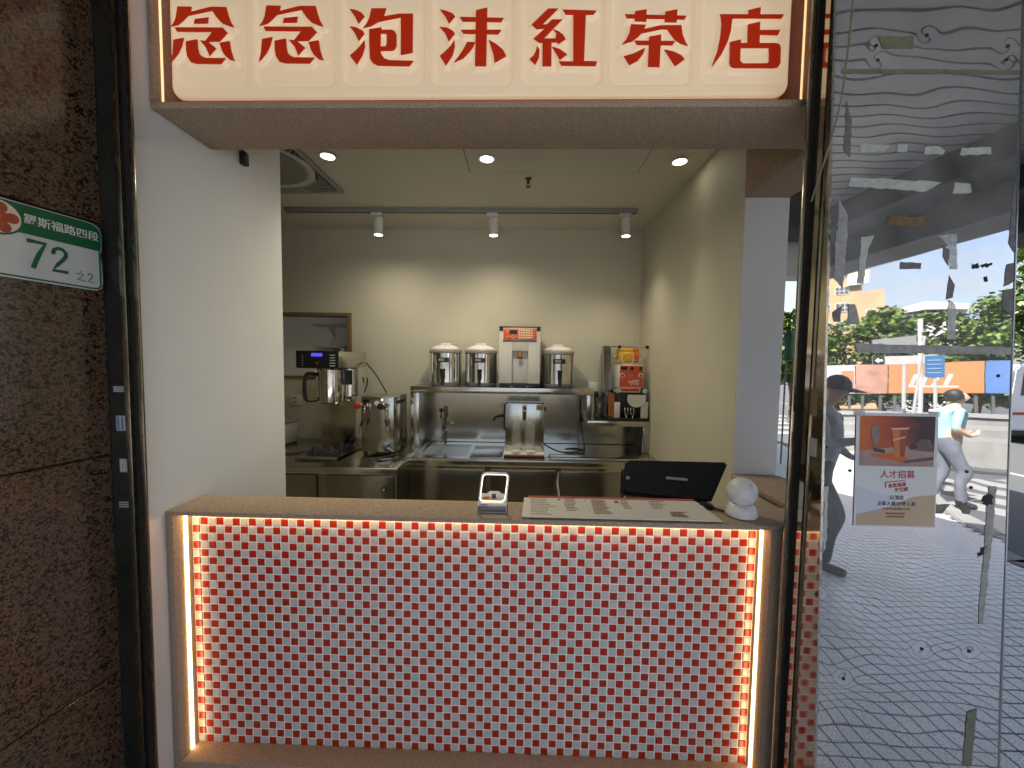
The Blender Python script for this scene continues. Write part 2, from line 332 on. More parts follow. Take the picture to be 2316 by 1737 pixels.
# ---- traced outlines: sign characters (x, z), tape residue and screw holes on the steel panel (x, z)
CH=[[[[-1.07,2.549],[-1.026,2.548],[-1.029,2.533],[-0.966,2.547],[-0.918,2.546],[-0.912,2.523],[-0.905,2.503],[-0.895,2.487],[-0.909,2.49],[-0.932,2.499],[-0.946,2.513],[-0.955,2.525],[-0.962,2.536],[-0.985,2.532],[-1.038,2.522],[-1.043,2.517],[-1.055,2.506],[-1.069,2.496],[-1.093,2.491],[-1.083,2.502],[-1.076,2.518]],[[-1.016,2.512],[-0.974,2.516],[-0.977,2.499],[-1.02,2.499]],[[-1.08,2.488],[-0.93,2.486],[-0.916,2.471],[-0.941,2.446],[-0.988,2.445],[-0.963,2.474],[-1.074,2.476]],[[-1.002,2.449],[-0.98,2.447],[-0.953,2.426],[-0.974,2.404],[-0.984,2.428]],[[-1.085,2.451],[-1.053,2.457],[-1.06,2.433],[-1.072,2.411],[-1.087,2.394],[-1.096,2.387],[-1.089,2.411]],[[-1.046,2.446],[-1.011,2.452],[-1.01,2.429],[-1.007,2.413],[-0.999,2.403],[-0.985,2.397],[-0.924,2.396],[-0.939,2.38],[-1.016,2.381],[-1.033,2.386],[-1.043,2.402],[-1.046,2.42]],[[-0.941,2.441],[-0.91,2.446],[-0.906,2.419],[-0.899,2.397],[-0.895,2.389],[-0.911,2.392],[-0.925,2.404],[-0.934,2.419]]],[[[-0.794,2.549],[-0.75,2.548],[-0.753,2.533],[-0.69,2.547],[-0.642,2.546],[-0.636,2.523],[-0.629,2.503],[-0.619,2.487],[-0.633,2.49],[-0.656,2.499],[-0.67,2.513],[-0.679,2.525],[-0.686,2.536],[-0.709,2.532],[-0.762,2.522],[-0.767,2.517],[-0.779,2.506],[-0.793,2.496],[-0.817,2.491],[-0.807,2.502],[-0.8,2.518]],[[-0.74,2.512],[-0.698,2.516],[-0.701,2.499],[-0.744,2.499]],[[-0.804,2.488],[-0.654,2.486],[-0.64,2.471],[-0.665,2.446],[-0.712,2.445],[-0.687,2.474],[-0.798,2.476]],[[-0.726,2.449],[-0.704,2.447],[-0.677,2.426],[-0.698,2.404],[-0.708,2.428]],[[-0.809,2.451],[-0.777,2.457],[-0.784,2.433],[-0.796,2.411],[-0.811,2.394],[-0.82,2.387],[-0.813,2.411]],[[-0.77,2.446],[-0.735,2.452],[-0.734,2.429],[-0.731,2.413],[-0.723,2.403],[-0.709,2.397],[-0.648,2.396],[-0.663,2.38],[-0.74,2.381],[-0.757,2.386],[-0.767,2.402],[-0.77,2.42]],[[-0.665,2.441],[-0.634,2.446],[-0.63,2.419],[-0.623,2.397],[-0.619,2.389],[-0.635,2.392],[-0.649,2.404],[-0.658,2.419]]],[[[-0.539,2.537],[-0.52,2.534],[-0.502,2.526],[-0.493,2.515],[-0.512,2.494],[-0.523,2.515]],[[-0.539,2.487],[-0.518,2.483],[-0.5,2.474],[-0.494,2.465],[-0.512,2.444],[-0.523,2.467]],[[-0.494,2.446],[-0.492,2.429],[-0.5,2.403],[-0.518,2.375],[-0.539,2.402],[-0.521,2.416],[-0.505,2.432]],[[-0.472,2.537],[-0.427,2.537],[-0.435,2.514],[-0.386,2.521],[-0.346,2.521],[-0.347,2.409],[-0.383,2.403],[-0.383,2.511],[-0.419,2.505],[-0.451,2.499],[-0.474,2.487],[-0.497,2.482],[-0.486,2.495],[-0.478,2.512]],[[-0.479,2.477],[-0.442,2.482],[-0.44,2.475],[-0.41,2.475],[-0.4,2.47],[-0.396,2.461],[-0.396,2.429],[-0.402,2.418],[-0.412,2.415],[-0.445,2.415],[-0.442,2.403],[-0.433,2.392],[-0.415,2.387],[-0.345,2.385],[-0.357,2.37],[-0.452,2.372],[-0.468,2.379],[-0.477,2.392],[-0.479,2.427],[-0.445,2.427],[-0.43,2.427],[-0.426,2.433],[-0.425,2.46],[-0.429,2.465],[-0.444,2.465],[-0.445,2.428],[-0.479,2.428]]],[[[-0.265,2.533],[-0.244,2.528],[-0.226,2.521],[-0.219,2.512],[-0.237,2.492],[-0.247,2.51]],[[-0.266,2.483],[-0.242,2.48],[-0.225,2.471],[-0.219,2.463],[-0.238,2.441],[-0.249,2.465]],[[-0.221,2.444],[-0.219,2.427],[-0.225,2.401],[-0.246,2.371],[-0.264,2.399],[-0.246,2.414],[-0.23,2.43]],[[-0.156,2.529],[-0.122,2.536],[-0.124,2.369],[-0.158,2.369]],[[-0.205,2.51],[-0.073,2.506],[-0.08,2.495],[-0.197,2.498]],[[-0.201,2.473],[-0.08,2.472],[-0.089,2.46],[-0.194,2.463]],[[-0.182,2.438],[-0.158,2.437],[-0.165,2.422],[-0.175,2.41],[-0.193,2.392],[-0.221,2.38],[-0.207,2.397],[-0.194,2.416]],[[-0.117,2.443],[-0.095,2.432],[-0.074,2.415],[-0.064,2.397],[-0.099,2.378],[-0.102,2.401],[-0.11,2.424]]],[[[0.059,2.532],[0.089,2.532],[0.043,2.487],[0.056,2.487],[0.071,2.501],[0.102,2.501],[0.048,2.447],[0.083,2.447],[0.085,2.462],[0.075,2.473],[0.09,2.468],[0.105,2.458],[0.113,2.445],[0.091,2.43],[0.088,2.436],[0.034,2.435],[0.017,2.447],[0.051,2.476],[0.026,2.474],[0.011,2.487]],[[0.044,2.438],[0.071,2.438],[0.072,2.368],[0.045,2.368]],[[0.028,2.426],[0.036,2.414],[0.034,2.391],[0.024,2.372],[0.006,2.388],[0.018,2.398],[0.025,2.412]],[[0.073,2.423],[0.096,2.416],[0.118,2.401],[0.097,2.385],[0.084,2.405]],[[0.103,2.528],[0.202,2.524],[0.194,2.514],[0.171,2.514],[0.169,2.381],[0.208,2.38],[0.204,2.367],[0.102,2.369],[0.094,2.381],[0.137,2.38],[0.134,2.514],[0.112,2.515]]],[[[0.287,2.514],[0.468,2.508],[0.462,2.498],[0.293,2.503]],[[0.316,2.522],[0.35,2.527],[0.35,2.493],[0.316,2.494]],[[0.405,2.52],[0.44,2.526],[0.439,2.49],[0.404,2.491]],[[0.305,2.485],[0.349,2.483],[0.345,2.471],[0.392,2.481],[0.453,2.481],[0.458,2.454],[0.466,2.436],[0.474,2.423],[0.454,2.429],[0.435,2.441],[0.422,2.457],[0.413,2.47],[0.397,2.471],[0.338,2.46],[0.329,2.451],[0.311,2.437],[0.28,2.428],[0.292,2.442],[0.301,2.46]],[[0.36,2.449],[0.395,2.455],[0.393,2.363],[0.359,2.364]],[[0.317,2.438],[0.437,2.436],[0.429,2.425],[0.325,2.427]],[[0.349,2.417],[0.344,2.401],[0.329,2.382],[0.304,2.369],[0.287,2.394],[0.314,2.401],[0.333,2.41]],[[0.406,2.412],[0.432,2.406],[0.456,2.395],[0.466,2.384],[0.439,2.365],[0.424,2.386]]],[[[0.647,2.522],[0.682,2.53],[0.682,2.506],[0.647,2.506]],[[0.565,2.511],[0.75,2.509],[0.744,2.498],[0.568,2.5]],[[0.567,2.51],[0.601,2.5],[0.598,2.464],[0.59,2.433],[0.573,2.397],[0.548,2.363],[0.547,2.366],[0.561,2.406],[0.568,2.446],[0.57,2.482]],[[0.647,2.481],[0.682,2.489],[0.683,2.425],[0.648,2.426]],[[0.679,2.465],[0.741,2.465],[0.735,2.451],[0.679,2.453]],[[0.597,2.432],[0.629,2.439],[0.628,2.429],[0.731,2.428],[0.741,2.424],[0.745,2.414],[0.746,2.371],[0.739,2.36],[0.728,2.358],[0.612,2.359],[0.602,2.364],[0.598,2.374],[0.598,2.378],[0.629,2.378],[0.637,2.371],[0.708,2.371],[0.713,2.378],[0.711,2.415],[0.628,2.416],[0.629,2.379],[0.598,2.378]]]]
TP=[["p",[[0.8707,2.0597],[0.9482,2.0596],[0.9324,2.041],[0.8712,2.041]]],["p",[[0.9685,2.0617],[0.9929,2.0596],[0.9914,2.041],[0.965,2.041]]],["p",[[1.0377,2.0534],[1.0741,2.0542],[1.0885,2.043],[1.0828,2.0335],[1.0342,2.0348]]],["p",[[1.1307,2.0512],[1.203,2.0532],[1.2045,2.0335],[1.1252,2.0327]]],["p",[[0.8504,1.9755],[1.0828,1.9626],[1.041,1.9385],[0.8429,1.9518]]],["p",[[1.1152,1.9618],[1.1536,1.9586],[1.1583,1.9359],[1.11,1.9337]]],["b",[[0.9512,1.876],[1.0449,1.8723],[1.0354,1.8498],[0.9457,1.8523]]],["o",[[0.8206,2.2562],[1.273,2.2495],[1.2733,2.2393],[0.8189,2.2439]]],["o",[[0.908,2.3379],[0.9992,2.3372],[1.0001,2.3065],[0.9211,2.307]]],["d",[[0.835,2.1736],[0.8488,2.1156],[0.8471,2.0265],[0.8302,2.0452]]],["d",[[1.2662,1.9588],[1.2882,1.9588],[1.2798,1.7817],[1.2549,1.8063]]],["g",[[0.8211,1.9205],[0.8449,1.8748],[0.842,1.7496],[0.8172,1.7536]]],["g",[[0.8151,1.8362],[0.8459,1.8363],[0.8375,1.6858],[0.8142,1.7107]]],["p",[[0.8812,1.8198],[0.9138,1.8242],[0.8985,1.7866],[0.8906,1.6988],[0.8741,1.6987]]],["c",[[1.0787,1.825],[1.1232,1.8294],[1.1279,1.7382],[1.1097,1.7381],[1.1018,1.8003]]],["d",[[1.0896,1.8002],[1.1062,1.7879],[1.1054,1.7464],[1.0904,1.7712]]],["d",[[1.1081,1.7215],[1.123,1.6967],[1.118,1.6633],[1.1018,1.659]]],["c",[[1.1079,1.6591],[1.1266,1.6468],[1.1293,1.5552],[1.1069,1.5549]]],["d",[[0.9831,1.7559],[1.0361,1.7533],[1.0345,1.7375],[0.9824,1.7371]]],["g",[[0.8721,1.5415],[1.2755,1.5362],[1.2761,1.5175],[0.881,1.5164]]],["d",[[1.2526,1.7516],[1.2806,1.7559],[1.2762,1.7063],[1.2464,1.6936]]],["d",[[1.2446,1.6853],[1.2787,1.6897],[1.2729,1.6192],[1.2441,1.6376]]],["d",[[0.8124,1.6227],[0.8366,1.6397],[0.8336,1.5977],[0.8171,1.5976]]],["g",[[0.853,1.6441],[0.8694,1.6442],[0.8831,1.592],[0.8524,1.5896]]],["o",[[1.0907,1.1198],[1.1276,1.1229],[1.1088,1.0978],[1.0871,1.0973]]],["o",[[1.1536,1.1213],[1.1796,1.1219],[1.1781,1.0973],[1.1608,1.0991]]],["g",[[1.2234,1.1721],[1.2449,1.1725],[1.2216,0.8087],[1.2086,0.8083]]],["k",[[1.2113,1.145],[1.2369,1.1545],[1.2335,1.1232],[1.2097,1.1249]]],["k",[[1.2089,1.0107],[1.2259,1.0201],[1.2159,0.9929],[1.2011,0.9835]]],["o",[[1.1874,0.5724],[1.2133,0.5824],[1.2026,0.432],[1.1808,0.4311]]],["p",[[0.7853,1.1623],[0.8139,1.1629],[0.8115,1.0001],[0.7897,0.9859],[0.7854,1.0719]]],["p",[[0.7733,0.5796],[0.7912,0.5757],[0.7894,0.5572],[0.7748,0.5567]]],["k",[[1.1618,1.753],[1.18,1.7544],[1.1843,1.7449],[1.1683,1.7385]]],["k",[[1.1862,1.749],[1.2163,1.7546],[1.2084,1.7471],[1.1925,1.742]]],["k",[[1.1964,1.7188],[1.2032,1.7201],[1.2057,1.7057],[1.1984,1.7064]]]]
HO=[[1.0669,0.7372],[1.1891,0.7346],[0.866,0.6507],[0.7894,0.8742],[1.1803,1.168],[0.8686,1.206],[1.1681,1.2095],[0.8049,1.2662],[1.2403,1.4616],[0.9117,2.2783],[1.2361,2.2774],[1.2383,2.3117],[1.0335,2.3402],[0.9066,2.3154]]

# ================================================================== SETTING
# pavement outline (the shop stands on a street corner); road beyond it 0.13 m lower
PAVE = [(-9, -9), (9.4, -9), (5.75, -3.5), (4.95, -2.2), (4.15, 0.6), (3.75, 3.05), (5.0, 7.6), (3.2, 9.0), (-9, 9.6)]
def in_poly(x, y, P):
    c = False; n = len(P)
    for i in range(n):
        x1, y1 = P[i]; x2, y2 = P[(i + 1) % n]
        if (y1 > y) != (y2 > y) and x < (x2 - x1) * (y - y1) / (y2 - y1) + x1: c = not c
    return c
g = mesh_obj('road', [(-400, -400, -.13), (400, -400, -.13), (400, 400, -.13), (-400, 400, -.13)], [(0, 1, 2, 3)], asphalt); struct(g)
pave = prism('pavement', [(x, y, -.006) for x, y in PAVE], (0, 0, -.14), paving_far); struct(pave)
kb = bmesh.new()
for a, b in zip(PAVE[1:8], PAVE[2:9]):
    A = Vector((*a, 0)); B = Vector((*b, 0)); d = (B - A).normalized(); nrm = Vector((d.y, -d.x, 0))
    add_prism(kb, [A + nrm * .002 + Vector((0, 0, .008)), B + nrm * .002 + Vector((0, 0, .008)), B + nrm * .16 + Vector((0, 0, .008)), A + nrm * .16 + Vector((0, 0, .008))], (0, 0, -.137))
struct(bm_obj('kerb', kb, concrete))
# floor tiles
mesh_obj('joint_bed', [(.9, -5.4, -.0035), (6.18, -5.4, -.0035), (6.18, -4.05, -.0035), (5.74, -3.5, -.0035), (4.94, -2.2, -.0035), (4.14, .6, -.0035), (3.74, 3.05, -.0035), (4.99, 7.6, -.0035), (3.6, 8.68, -.0035), (.9, 8.68, -.0035)], [tuple(range(10))], M('pavement_joint', (.055, .055, .06), .85, bump=(200, .3, .002)), pave)
T = .075; tiles = []
for i in range(int(.9 / T), int(6.2 / T)):
    for j in range(int(-5.4 / T), int(8.8 / T)):
        x, y = i * T + T / 2, j * T + T / 2
        if x < 1.25 and y > 1.0: continue
        if all(in_poly(x + dx, y + dy, PAVE) for dx in (-.04, .04) for dy in (-.04, .04)): tiles.append((x, y))
tiles.sort(key=lambda p: (p[0] - 1.6) ** 2 + (p[1] - .75) ** 2)
h = T / 2 - .0024
tv = [(-h, -h, -.012), (h, -h, -.012), (h, h, -.012), (-h, h, -.012), (-h + .002, -h + .002, 0), (h - .002, -h + .002, 0), (h - .002, h - .002, 0), (-h + .002, h - .002, 0)]
tf = [(4, 5, 6, 7), (0, 1, 5, 4), (1, 2, 6, 5), (2, 3, 7, 6), (3, 0, 4, 7)]
tme = bpy.data.meshes.new('floor_tile'); tme.from_pydata(tv, [], tf); tme.materials.append(floor_tile_m)
for x, y in tiles[:300]:
    o = bpy.data.objects.new('floor_tile', tme); o.location = (x, y, random.uniform(-.0006, .0006)); C.objects.link(o); o.parent = pave
V, F = [], []
for x, y in tiles[300:]:
    b = len(V); dz = random.uniform(-.0006, .0006)
    V += [(x + p[0], y + p[1], p[2] + dz) for p in tv]; F += [tuple(b + k for k in f) for f in tf]
o = mesh_obj('floor_tiles', V, F, floor_tile_m, pave); o['kind'] = 'stuff'
# road markings
rm = bmesh.new()
for k in range(6):
    add_box(rm, 6.6 + k * .75, 7.05 + k * .75, -6.2, -2.6, -.128, -.1255)
add_box(rm, 7.5, 7.62, 2, 60, -.128, -.1255); add_box(rm, 11.2, 11.32, 2, 60, -.128, -.1255)
for k in range(8): add_box(rm, 3.4, 8.5, 9.4 + k * .8, 9.75 + k * .8, -.128, -.1255)
struct(bm_obj('road_marking', rm, road_paint))

# arcade ceiling of slats, edge beam, unseen roof and block added for shade
def xe(y): return 2.57 + .27 * (y + .73)
ceil_base = mesh_obj('arcade_ceiling', [(-6, -1.5, 3.0), (xe(-1.5), -1.5, 3.0), (xe(3.45), 3.45, 3.0), (1.17, 3.45, 3.0), (1.17, 1.16, 3.0), (-6, 1.16, 3.0)], [(0, 5, 4, 3, 2, 1)], conc_dark)
struct(ceil_base)
SP = .085; y = -1.48
while y < 3.4:
    x0 = -6 if y + SP < 1.14 else 1.2
    V8 = [(x0, y, 2.952), (xe(y) - .01, y, 2.952), (xe(y + SP) - .01, y + SP - .012, 2.952), (x0, y + SP - .012, 2.952)]
    prism('slat', V8, (0, 0, .03), alu_slat, ceil_base)
    y += SP
beam = thing('arcade_beam', 'dark grey concrete edge beam of the arcade seen in the steel panel', 'beam', (3, -1, 2.5))
for nm, o0, o1, z0, z1 in (('inner_soffit', 0, .34, 2.78, 3.3), ('fascia', .342, .72, 2.58, 3.32)):
    prism(nm, [(xe(-3.2) + o0, -3.2, z0), (xe(3.9) + o0, 3.9, z0), (xe(3.9) + o1, 3.9, z0), (xe(-3.2) + o1, -3.2, z0)], (0, 0, z1 - z0), conc_dark, beam)
box('cross_beam', 1.3, xe(3.9) - .01, 3.5, 3.9, 2.66, 3.3, conc_dark, beam)
box('white_beam', 1.3, 4.2, 4.6, 4.9, 2.5, 3.1, off_white, beam)
up = thing('unseen_shade_roof', 'unseen flat concrete roof added to shade the arcade and the tea shop', 'roof', (-3, 2, 3.3))
prism('roof_slab', [(-9, -1.55, 3.33), (xe(-1.5) + .7, -1.55, 3.33), (xe(3.9) + .7, 3.9, 3.33), (4.3, 9, 3.33), (-9, 9, 3.33)], (0, 0, .22), concrete, up)  # out of view, added to keep the sun off the arcade
upb = thing('unseen_shade_block', 'unseen plain concrete block added above the tea shop to shade the pavement', 'building', (-5, 7, 3.6))
box('wall', -12, 1.2, 1.25, 14, 3.552, 7.2, concrete, upb)  # out of view, added and sized for the shadow it throws on the pavement
for k in range(1): box('window_band', -11, .4, 1.20, 1.249, 4.6 + 3.2 * k, 6.2 + 3.2 * k, M('window_dark', (.05, .06, .07), .15), upb)

# ---------------------------------------------------------------- shop shell
FY = 1.195           # front plane of the shop
BACK = 3.337
struct(box('shop_floor', -2.6, .975, 1.36, BACK, -.02, .01, M('shop_floor_tile', (.48, .46, .42), .5)))
wl_ = struct(box('wall_left', -1.24, -1.13, 1.205, 1.832, 0, 3.0, white_paint))
box('wall_return', -1.1330, -1.13002, 1.118, 1.205, 0, 3.0, white_paint, wl_)
struct(box('wall_front_left', -2.6, -1.242, 1.25, 1.35, 0, 3.0, room_paint))
struct(box('wall_far_left', -2.72, -2.602, 1.25, BACK, 0, 3.0, room_paint))
wr = struct(box('wall_right', .975, 1.17, 1.822, BACK + .1, 0, 3.0, room_paint))
box('jamb', .977, 1.169, 1.815, 1.8215, .979, 2.222, white_paint, wr)
box('lower_wall', .977, 1.168, 1.36, 1.82, 0, .955, room_paint, wr)
box('side_sill', .965, 1.185, 1.352, 1.814, .956, .977, stucco, wr, bev=.003)
box('side_header', .976, 1.171, 1.423, 1.821, 2.226, 3.0, stucco, wr)
# back wall with the framed opening
bw = struct(box('wall_back', -1.462, .9748, BACK, BACK + .1, 0, 2.6, room_paint))
box('wall_piece', -2.6, -1.463, BACK, BACK + .1, 0, 1.33, room_paint, bw)
box('wall_piece', -2.6, -1.463, BACK, BACK + .1, 1.88, 2.6, room_paint, bw)
box('niche_back', -2.6, -1.3, 3.56, 3.60, 1.2, 2.0, white_paint, bw)
box('niche_side', -1.44, -1.40, 3.44, 3.56, 1.25, 2.0, white_paint, bw)
box('niche_floor', -2.6, -1.44, 3.44, 3.56, 1.24, 1.26, white_paint, bw)
wf = thing('window_frame', 'brown wooden frame of the pass-through opening in the back wall', 'window frame', (-1.75, BACK, 1.34))
box('stile', -1.497, -1.463, BACK - .012, BACK + .11, 1.30, 1.878, wood_trim, wf, bev=.002)
box('top_rail', -2.6, -1.498, BACK - .012, BACK + .11, 1.850, 1.878, wood_trim, wf, bev=.002)
box('bottom_rail', -2.6, -1.498, BACK - .012, BACK + .11, 1.318, 1.334, wood_trim, wf, bev=.002)
for i, z in enumerate((1.775, 1.585)):
    t = thing('glass_shelf', ('upper' if i == 0 else 'lower') + ' thin glass shelf seen through the brown framed opening', 'shelf', (-1.7, 3.50, z), 'glass shelves behind the framed opening')
    box('shelf_board', -1.86, -1.442, 3.44, 3.555, z, z + .012, M('shelf_glass', (.35, .36, .33), .15, spec=.8), t)
    prism('bracket', [(-1.72, 3.555, z), (-1.72, 3.46, z), (-1.72, 3.555, z - .09)], (.014, 0, 0), chrome, t)
# ceiling, hatch
CZ = 2.58
ce = struct(box('shop_ceiling', -2.6, .977, 1.425, BACK, CZ, CZ + .06, ceil_paint))
box('access_hatch', -.322, .643, 1.70, 2.345, CZ - .0025, CZ - .0005, ceil_paint, ce)
boxes('hatch_gap', [(-.3265, -.3225, 1.70, 2.349, CZ - .0016, CZ - .0004), (.6435, .6465, 1.70, 2.349, CZ - .0016, CZ - .0004), (-.3225, .6435, 2.3455, 2.349, CZ - .0014, CZ - .0004)], slot_black, ce)
# sign header (stucco box round the sign)
hd = thing('sign_header', 'beige stucco box framing the red lettered shop sign', 'sign housing', (-.1, 1.3, 2.225))
box('soffit_slab', -1.129, .9745, FY, 1.424, 2.225, 2.2455, stucco, hd, bev=.003)
box('back_panel', -1.129, .9745, 1.335, 1.4235, 2.246, 3.0, stucco, hd)
box('side_panel', -1.129, -1.117, FY, 1.334, 2.246, 3.0, stucco, hd)
box('side_panel', .806, .9745, FY, 1.334, 2.246, 3.0, stucco, hd)
box('led_bar', -1.1166, -1.1140, 1.2205, 1.2265, 2.26, 2.98, led_soft, hd)
box('led_bar', .8030, .8056, 1.2205, 1.2265, 2.26, 2.98, led_soft, hd)
box('led_bar', -1.10, .79, 1.270, 1.284, 2.70, 2.71, led, hd)

# ---------------------------------------------------------------- the lettered sign
sg = thing('shop_sign', 'cream moulded sign with seven large red characters over the counter', 'sign', (-.17, 1.27, 2.258))
SX0, SX1, SZ0, SZ1, SY, SR = -1.100, .776, 2.2790, 2.66, 1.246, .040
nx, nz = 700, 150
zz = np.linspace(SZ0, SZ1, nz)
inset = np.where(zz < SZ0 + SR, SR - np.sqrt(np.maximum(0, SR ** 2 - (SZ0 + SR - zz) ** 2)), 0)
ss = np.linspace(0, 1, nx)
GX = (SX0 + inset)[:, None] * (1 - ss)[None, :] + (SX1 - inset)[:, None] * ss[None, :]
GZ = np.repeat(zz[:, None], nx, 1)
div = [SX0 - .006, -.848, -.575, -.300, -.031, .237, .503, SX1 + .006]
hgt = np.full(GX.shape, 0.0); best = np.full(GX.shape, -1.0)
for a, b in zip(div, div[1:]):
    cx, hw = (a + b) / 2, (b - a) / 2 - .013
    cz, hz, rr = 2.47, .158, .028
    qx = np.abs(GX - cx) - hw + rr; qz = np.abs(GZ - cz) - hz + rr
    sd = np.hypot(np.maximum(qx, 0), np.maximum(qz, 0)) + np.minimum(np.maximum(qx, qz), 0) - rr
    best = np.maximum(best, -sd)
t_ = np.clip((best + .004) / .012, 0, 1); hgt = .0110 * (1 - t_ * t_ * (3 - 2 * t_))
dist = np.full(GX.shape, 1.0)
for ch in CH:
    P0 = np.array([p for poly in ch for p in poly]); 
    sel = (GX > P0[:, 0].min() - .03) & (GX < P0[:, 0].max() + .03) & (GZ > P0[:, 1].min() - .03) & (GZ < P0[:, 1].max() + .03)
    px, pz = GX[sel], GZ[sel]; dd = np.full(px.shape, 1.0)
    for poly in ch:
        a = np.array(poly); b = np.roll(a, -1, 0); ins = np.zeros(px.shape, bool)
        for (ax, az), (bx, bz) in zip(a, b):
            vx, vz = bx - ax, bz - az; L = vx * vx + vz * vz + 1e-12
            tt = np.clip(((px - ax) * vx + (pz - az) * vz) / L, 0, 1)
            dd = np.minimum(dd, np.hypot(px - ax - tt * vx, pz - az - tt * vz))
            if az != bz: ins ^= ((az > pz) != (bz > pz)) & (px < (bx - ax) * (pz - az) / (bz - az) + ax)
        dd[ins] = 0
    dist[sel] = np.minimum(dist[sel], dd)
hgt = np.maximum(hgt, .0105 * np.clip(1 - (dist - .001) / .010, 0, 1) ** 1.0)
edge = np.minimum(np.minimum(GX - (SX0 + inset)[:, None], (SX1 - inset)[:, None] - GX), GZ - SZ0)
hgt = hgt - .010 * np.clip(1 - edge / .007, 0, 1) ** 2
sv_ = np.stack([GX, SY - hgt, GZ], -1).reshape(-1, 3)
idx = np.arange(nx * nz).reshape(nz, nx)
sf = np.stack([idx[:-1, :-1], idx[:-1, 1:], idx[1:, 1:], idx[1:, :-1]], -1).reshape(-1, 4)
mesh_obj('sign_face', sv_.tolist(), sf.tolist(), cream, sg, smooth=True)
out = rrect(SX0, SX1, SZ0, SZ1 + .06, SR, 8)
prism('sign_return', [(x, SY + .0105, z) for x, z in out], (0, .045, 0), red_return, sg)
LETTERS = ['first 念 character', 'second 念 character', '泡 character', '沫 character', '紅 character', '茶 character', '店 character']
for ch, nm in zip(CH, LETTERS):
    bm = bmesh.new()
    for k, poly in enumerate(ch):
        add_prism(bm, [(x, SY - .0128 - .00025 * k, z) for x, z in poly], (0, .0045, 0))
    bm.normal_update()
    bmesh.ops.triangulate(bm, faces=[f for f in bm.faces if len(f.verts) > 4])
    o = bm_obj('letter', bm, sign_red, sg); o['label'] = 'red raised ' + nm

# ---------------------------------------------------------------- tiled counter
ct = thing('service_counter', 'tiled service counter with red and white mosaic front and beige stucco frame', 'counter', (-.1, 1.27, 0))
TX0, TZ0, PT, TY = -1.1047, .9465, .0275, 1.268
box('counter_top', -1.1285, .976, FY, 1.352, .9775, .992, stucco, ct, bev=.0025)
box('side_post', -1.1285, -1.1055, FY, 1.2755, .0, .9772, stucco, ct, bev=.002)
box('side_post', .7665, .976, FY, 1.2755, .0, .9772, stucco, ct, bev=.002)
box('plinth', -1.1052, .7662, FY, 1.275, .0, .152, stucco, ct, bev=.002)
box('tile_backing', -1.1052, .7662, TY, 1.274, .1522, .977, grout, ct)
box('inner_panel', -1.1285, .976, 1.276, 1.35, 0, .9772, room_paint, ct)
def led_strip(nm, a): box(nm, *a, led, ct)
led_strip('led_strip', (-1.1054, -1.1010, 1.235, 1.2450, .1525, .976))
led_strip('led_strip', (.7620, .7664, 1.235, 1.2450, .1525, .976))
led_strip('led_strip', (-1.095, .757, 1.236, 1.248, .970, .9773))
hs = .01165
def tile_geo(dx=0, dz=0, bulge=0):
    a = hs - .0010
    v = [(-hs, 0, -hs), (hs, 0, -hs), (hs, 0, hs), (-hs, 0, hs), (-hs, -.0016, -hs), (hs, -.0016, -hs), (hs, -.0016, hs), (-hs, -.0016, hs), (-a, -.0026, -a), (a, -.0026, -a), (a, -.0026, a), (-a, -.0026, a)]
    f = [(0, 1, 5, 4), (1, 2, 6, 5), (2, 3, 7, 6), (3, 0, 4, 7), (4, 5, 9, 8), (5, 6, 10, 9), (6, 7, 11, 10), (7, 4, 8, 11), (8, 9, 10, 11)]
    return v, f
gv, gf = tile_geo()
tm = {}
for k, m_ in ((0, tile_white), (1, tile_red)):
    me = bpy.data.meshes.new('mosaic_tile'); me.from_pydata(gv, [], gf); me.materials.append(m_); tm[k] = me
rest = {0: ([], []), 1: ([], [])}; V, F, FM = [], [], []
cells = [(i, j) for i in range(68) for j in range(-1, 29)]
cells.sort(key=lambda c: (-c[0], c[1])); n_ind = 0
for i, j in cells:
    x = TX0 + (i + .5) * PT; z = TZ0 - (j + .5) * PT; k = (i + j) % 2
    x += random.uniform(-.0006, .0006); z += random.uniform(-.0006, .0006)
    rot = random.uniform(-.022, .022); ty = random.uniform(-.018, .018); tx = random.uniform(-.018, .018)
    if n_ind < 300 and j >= 0:
        o = bpy.data.objects.new('mosaic_tile', tm[k]); o.location = (x, TY, z); o.rotation_euler = (tx, rot, ty); C.objects.link(o); o.parent = ct
        o.matrix_parent_inverse = Matrix.Translation(-Vector(ct['_base'])); n_ind += 1
    else:
        mt = Matrix.Translation((x, TY, z)) @ Matrix.Rotation(ty, 4, 'Z') @ Matrix.Rotation(rot, 4, 'Y') @ Matrix.Rotation(tx, 4, 'X')
        b = len(V); V += [mt @ Vector(p) for p in gv]; F += [tuple(b + q for q in f) for f in gf]; FM += [k] * len(gf)
o = mesh_obj('mosaic_tiles', V, F, None, ct, mats=[tile_white, tile_red], fm=FM); o['kind'] = 'stuff'

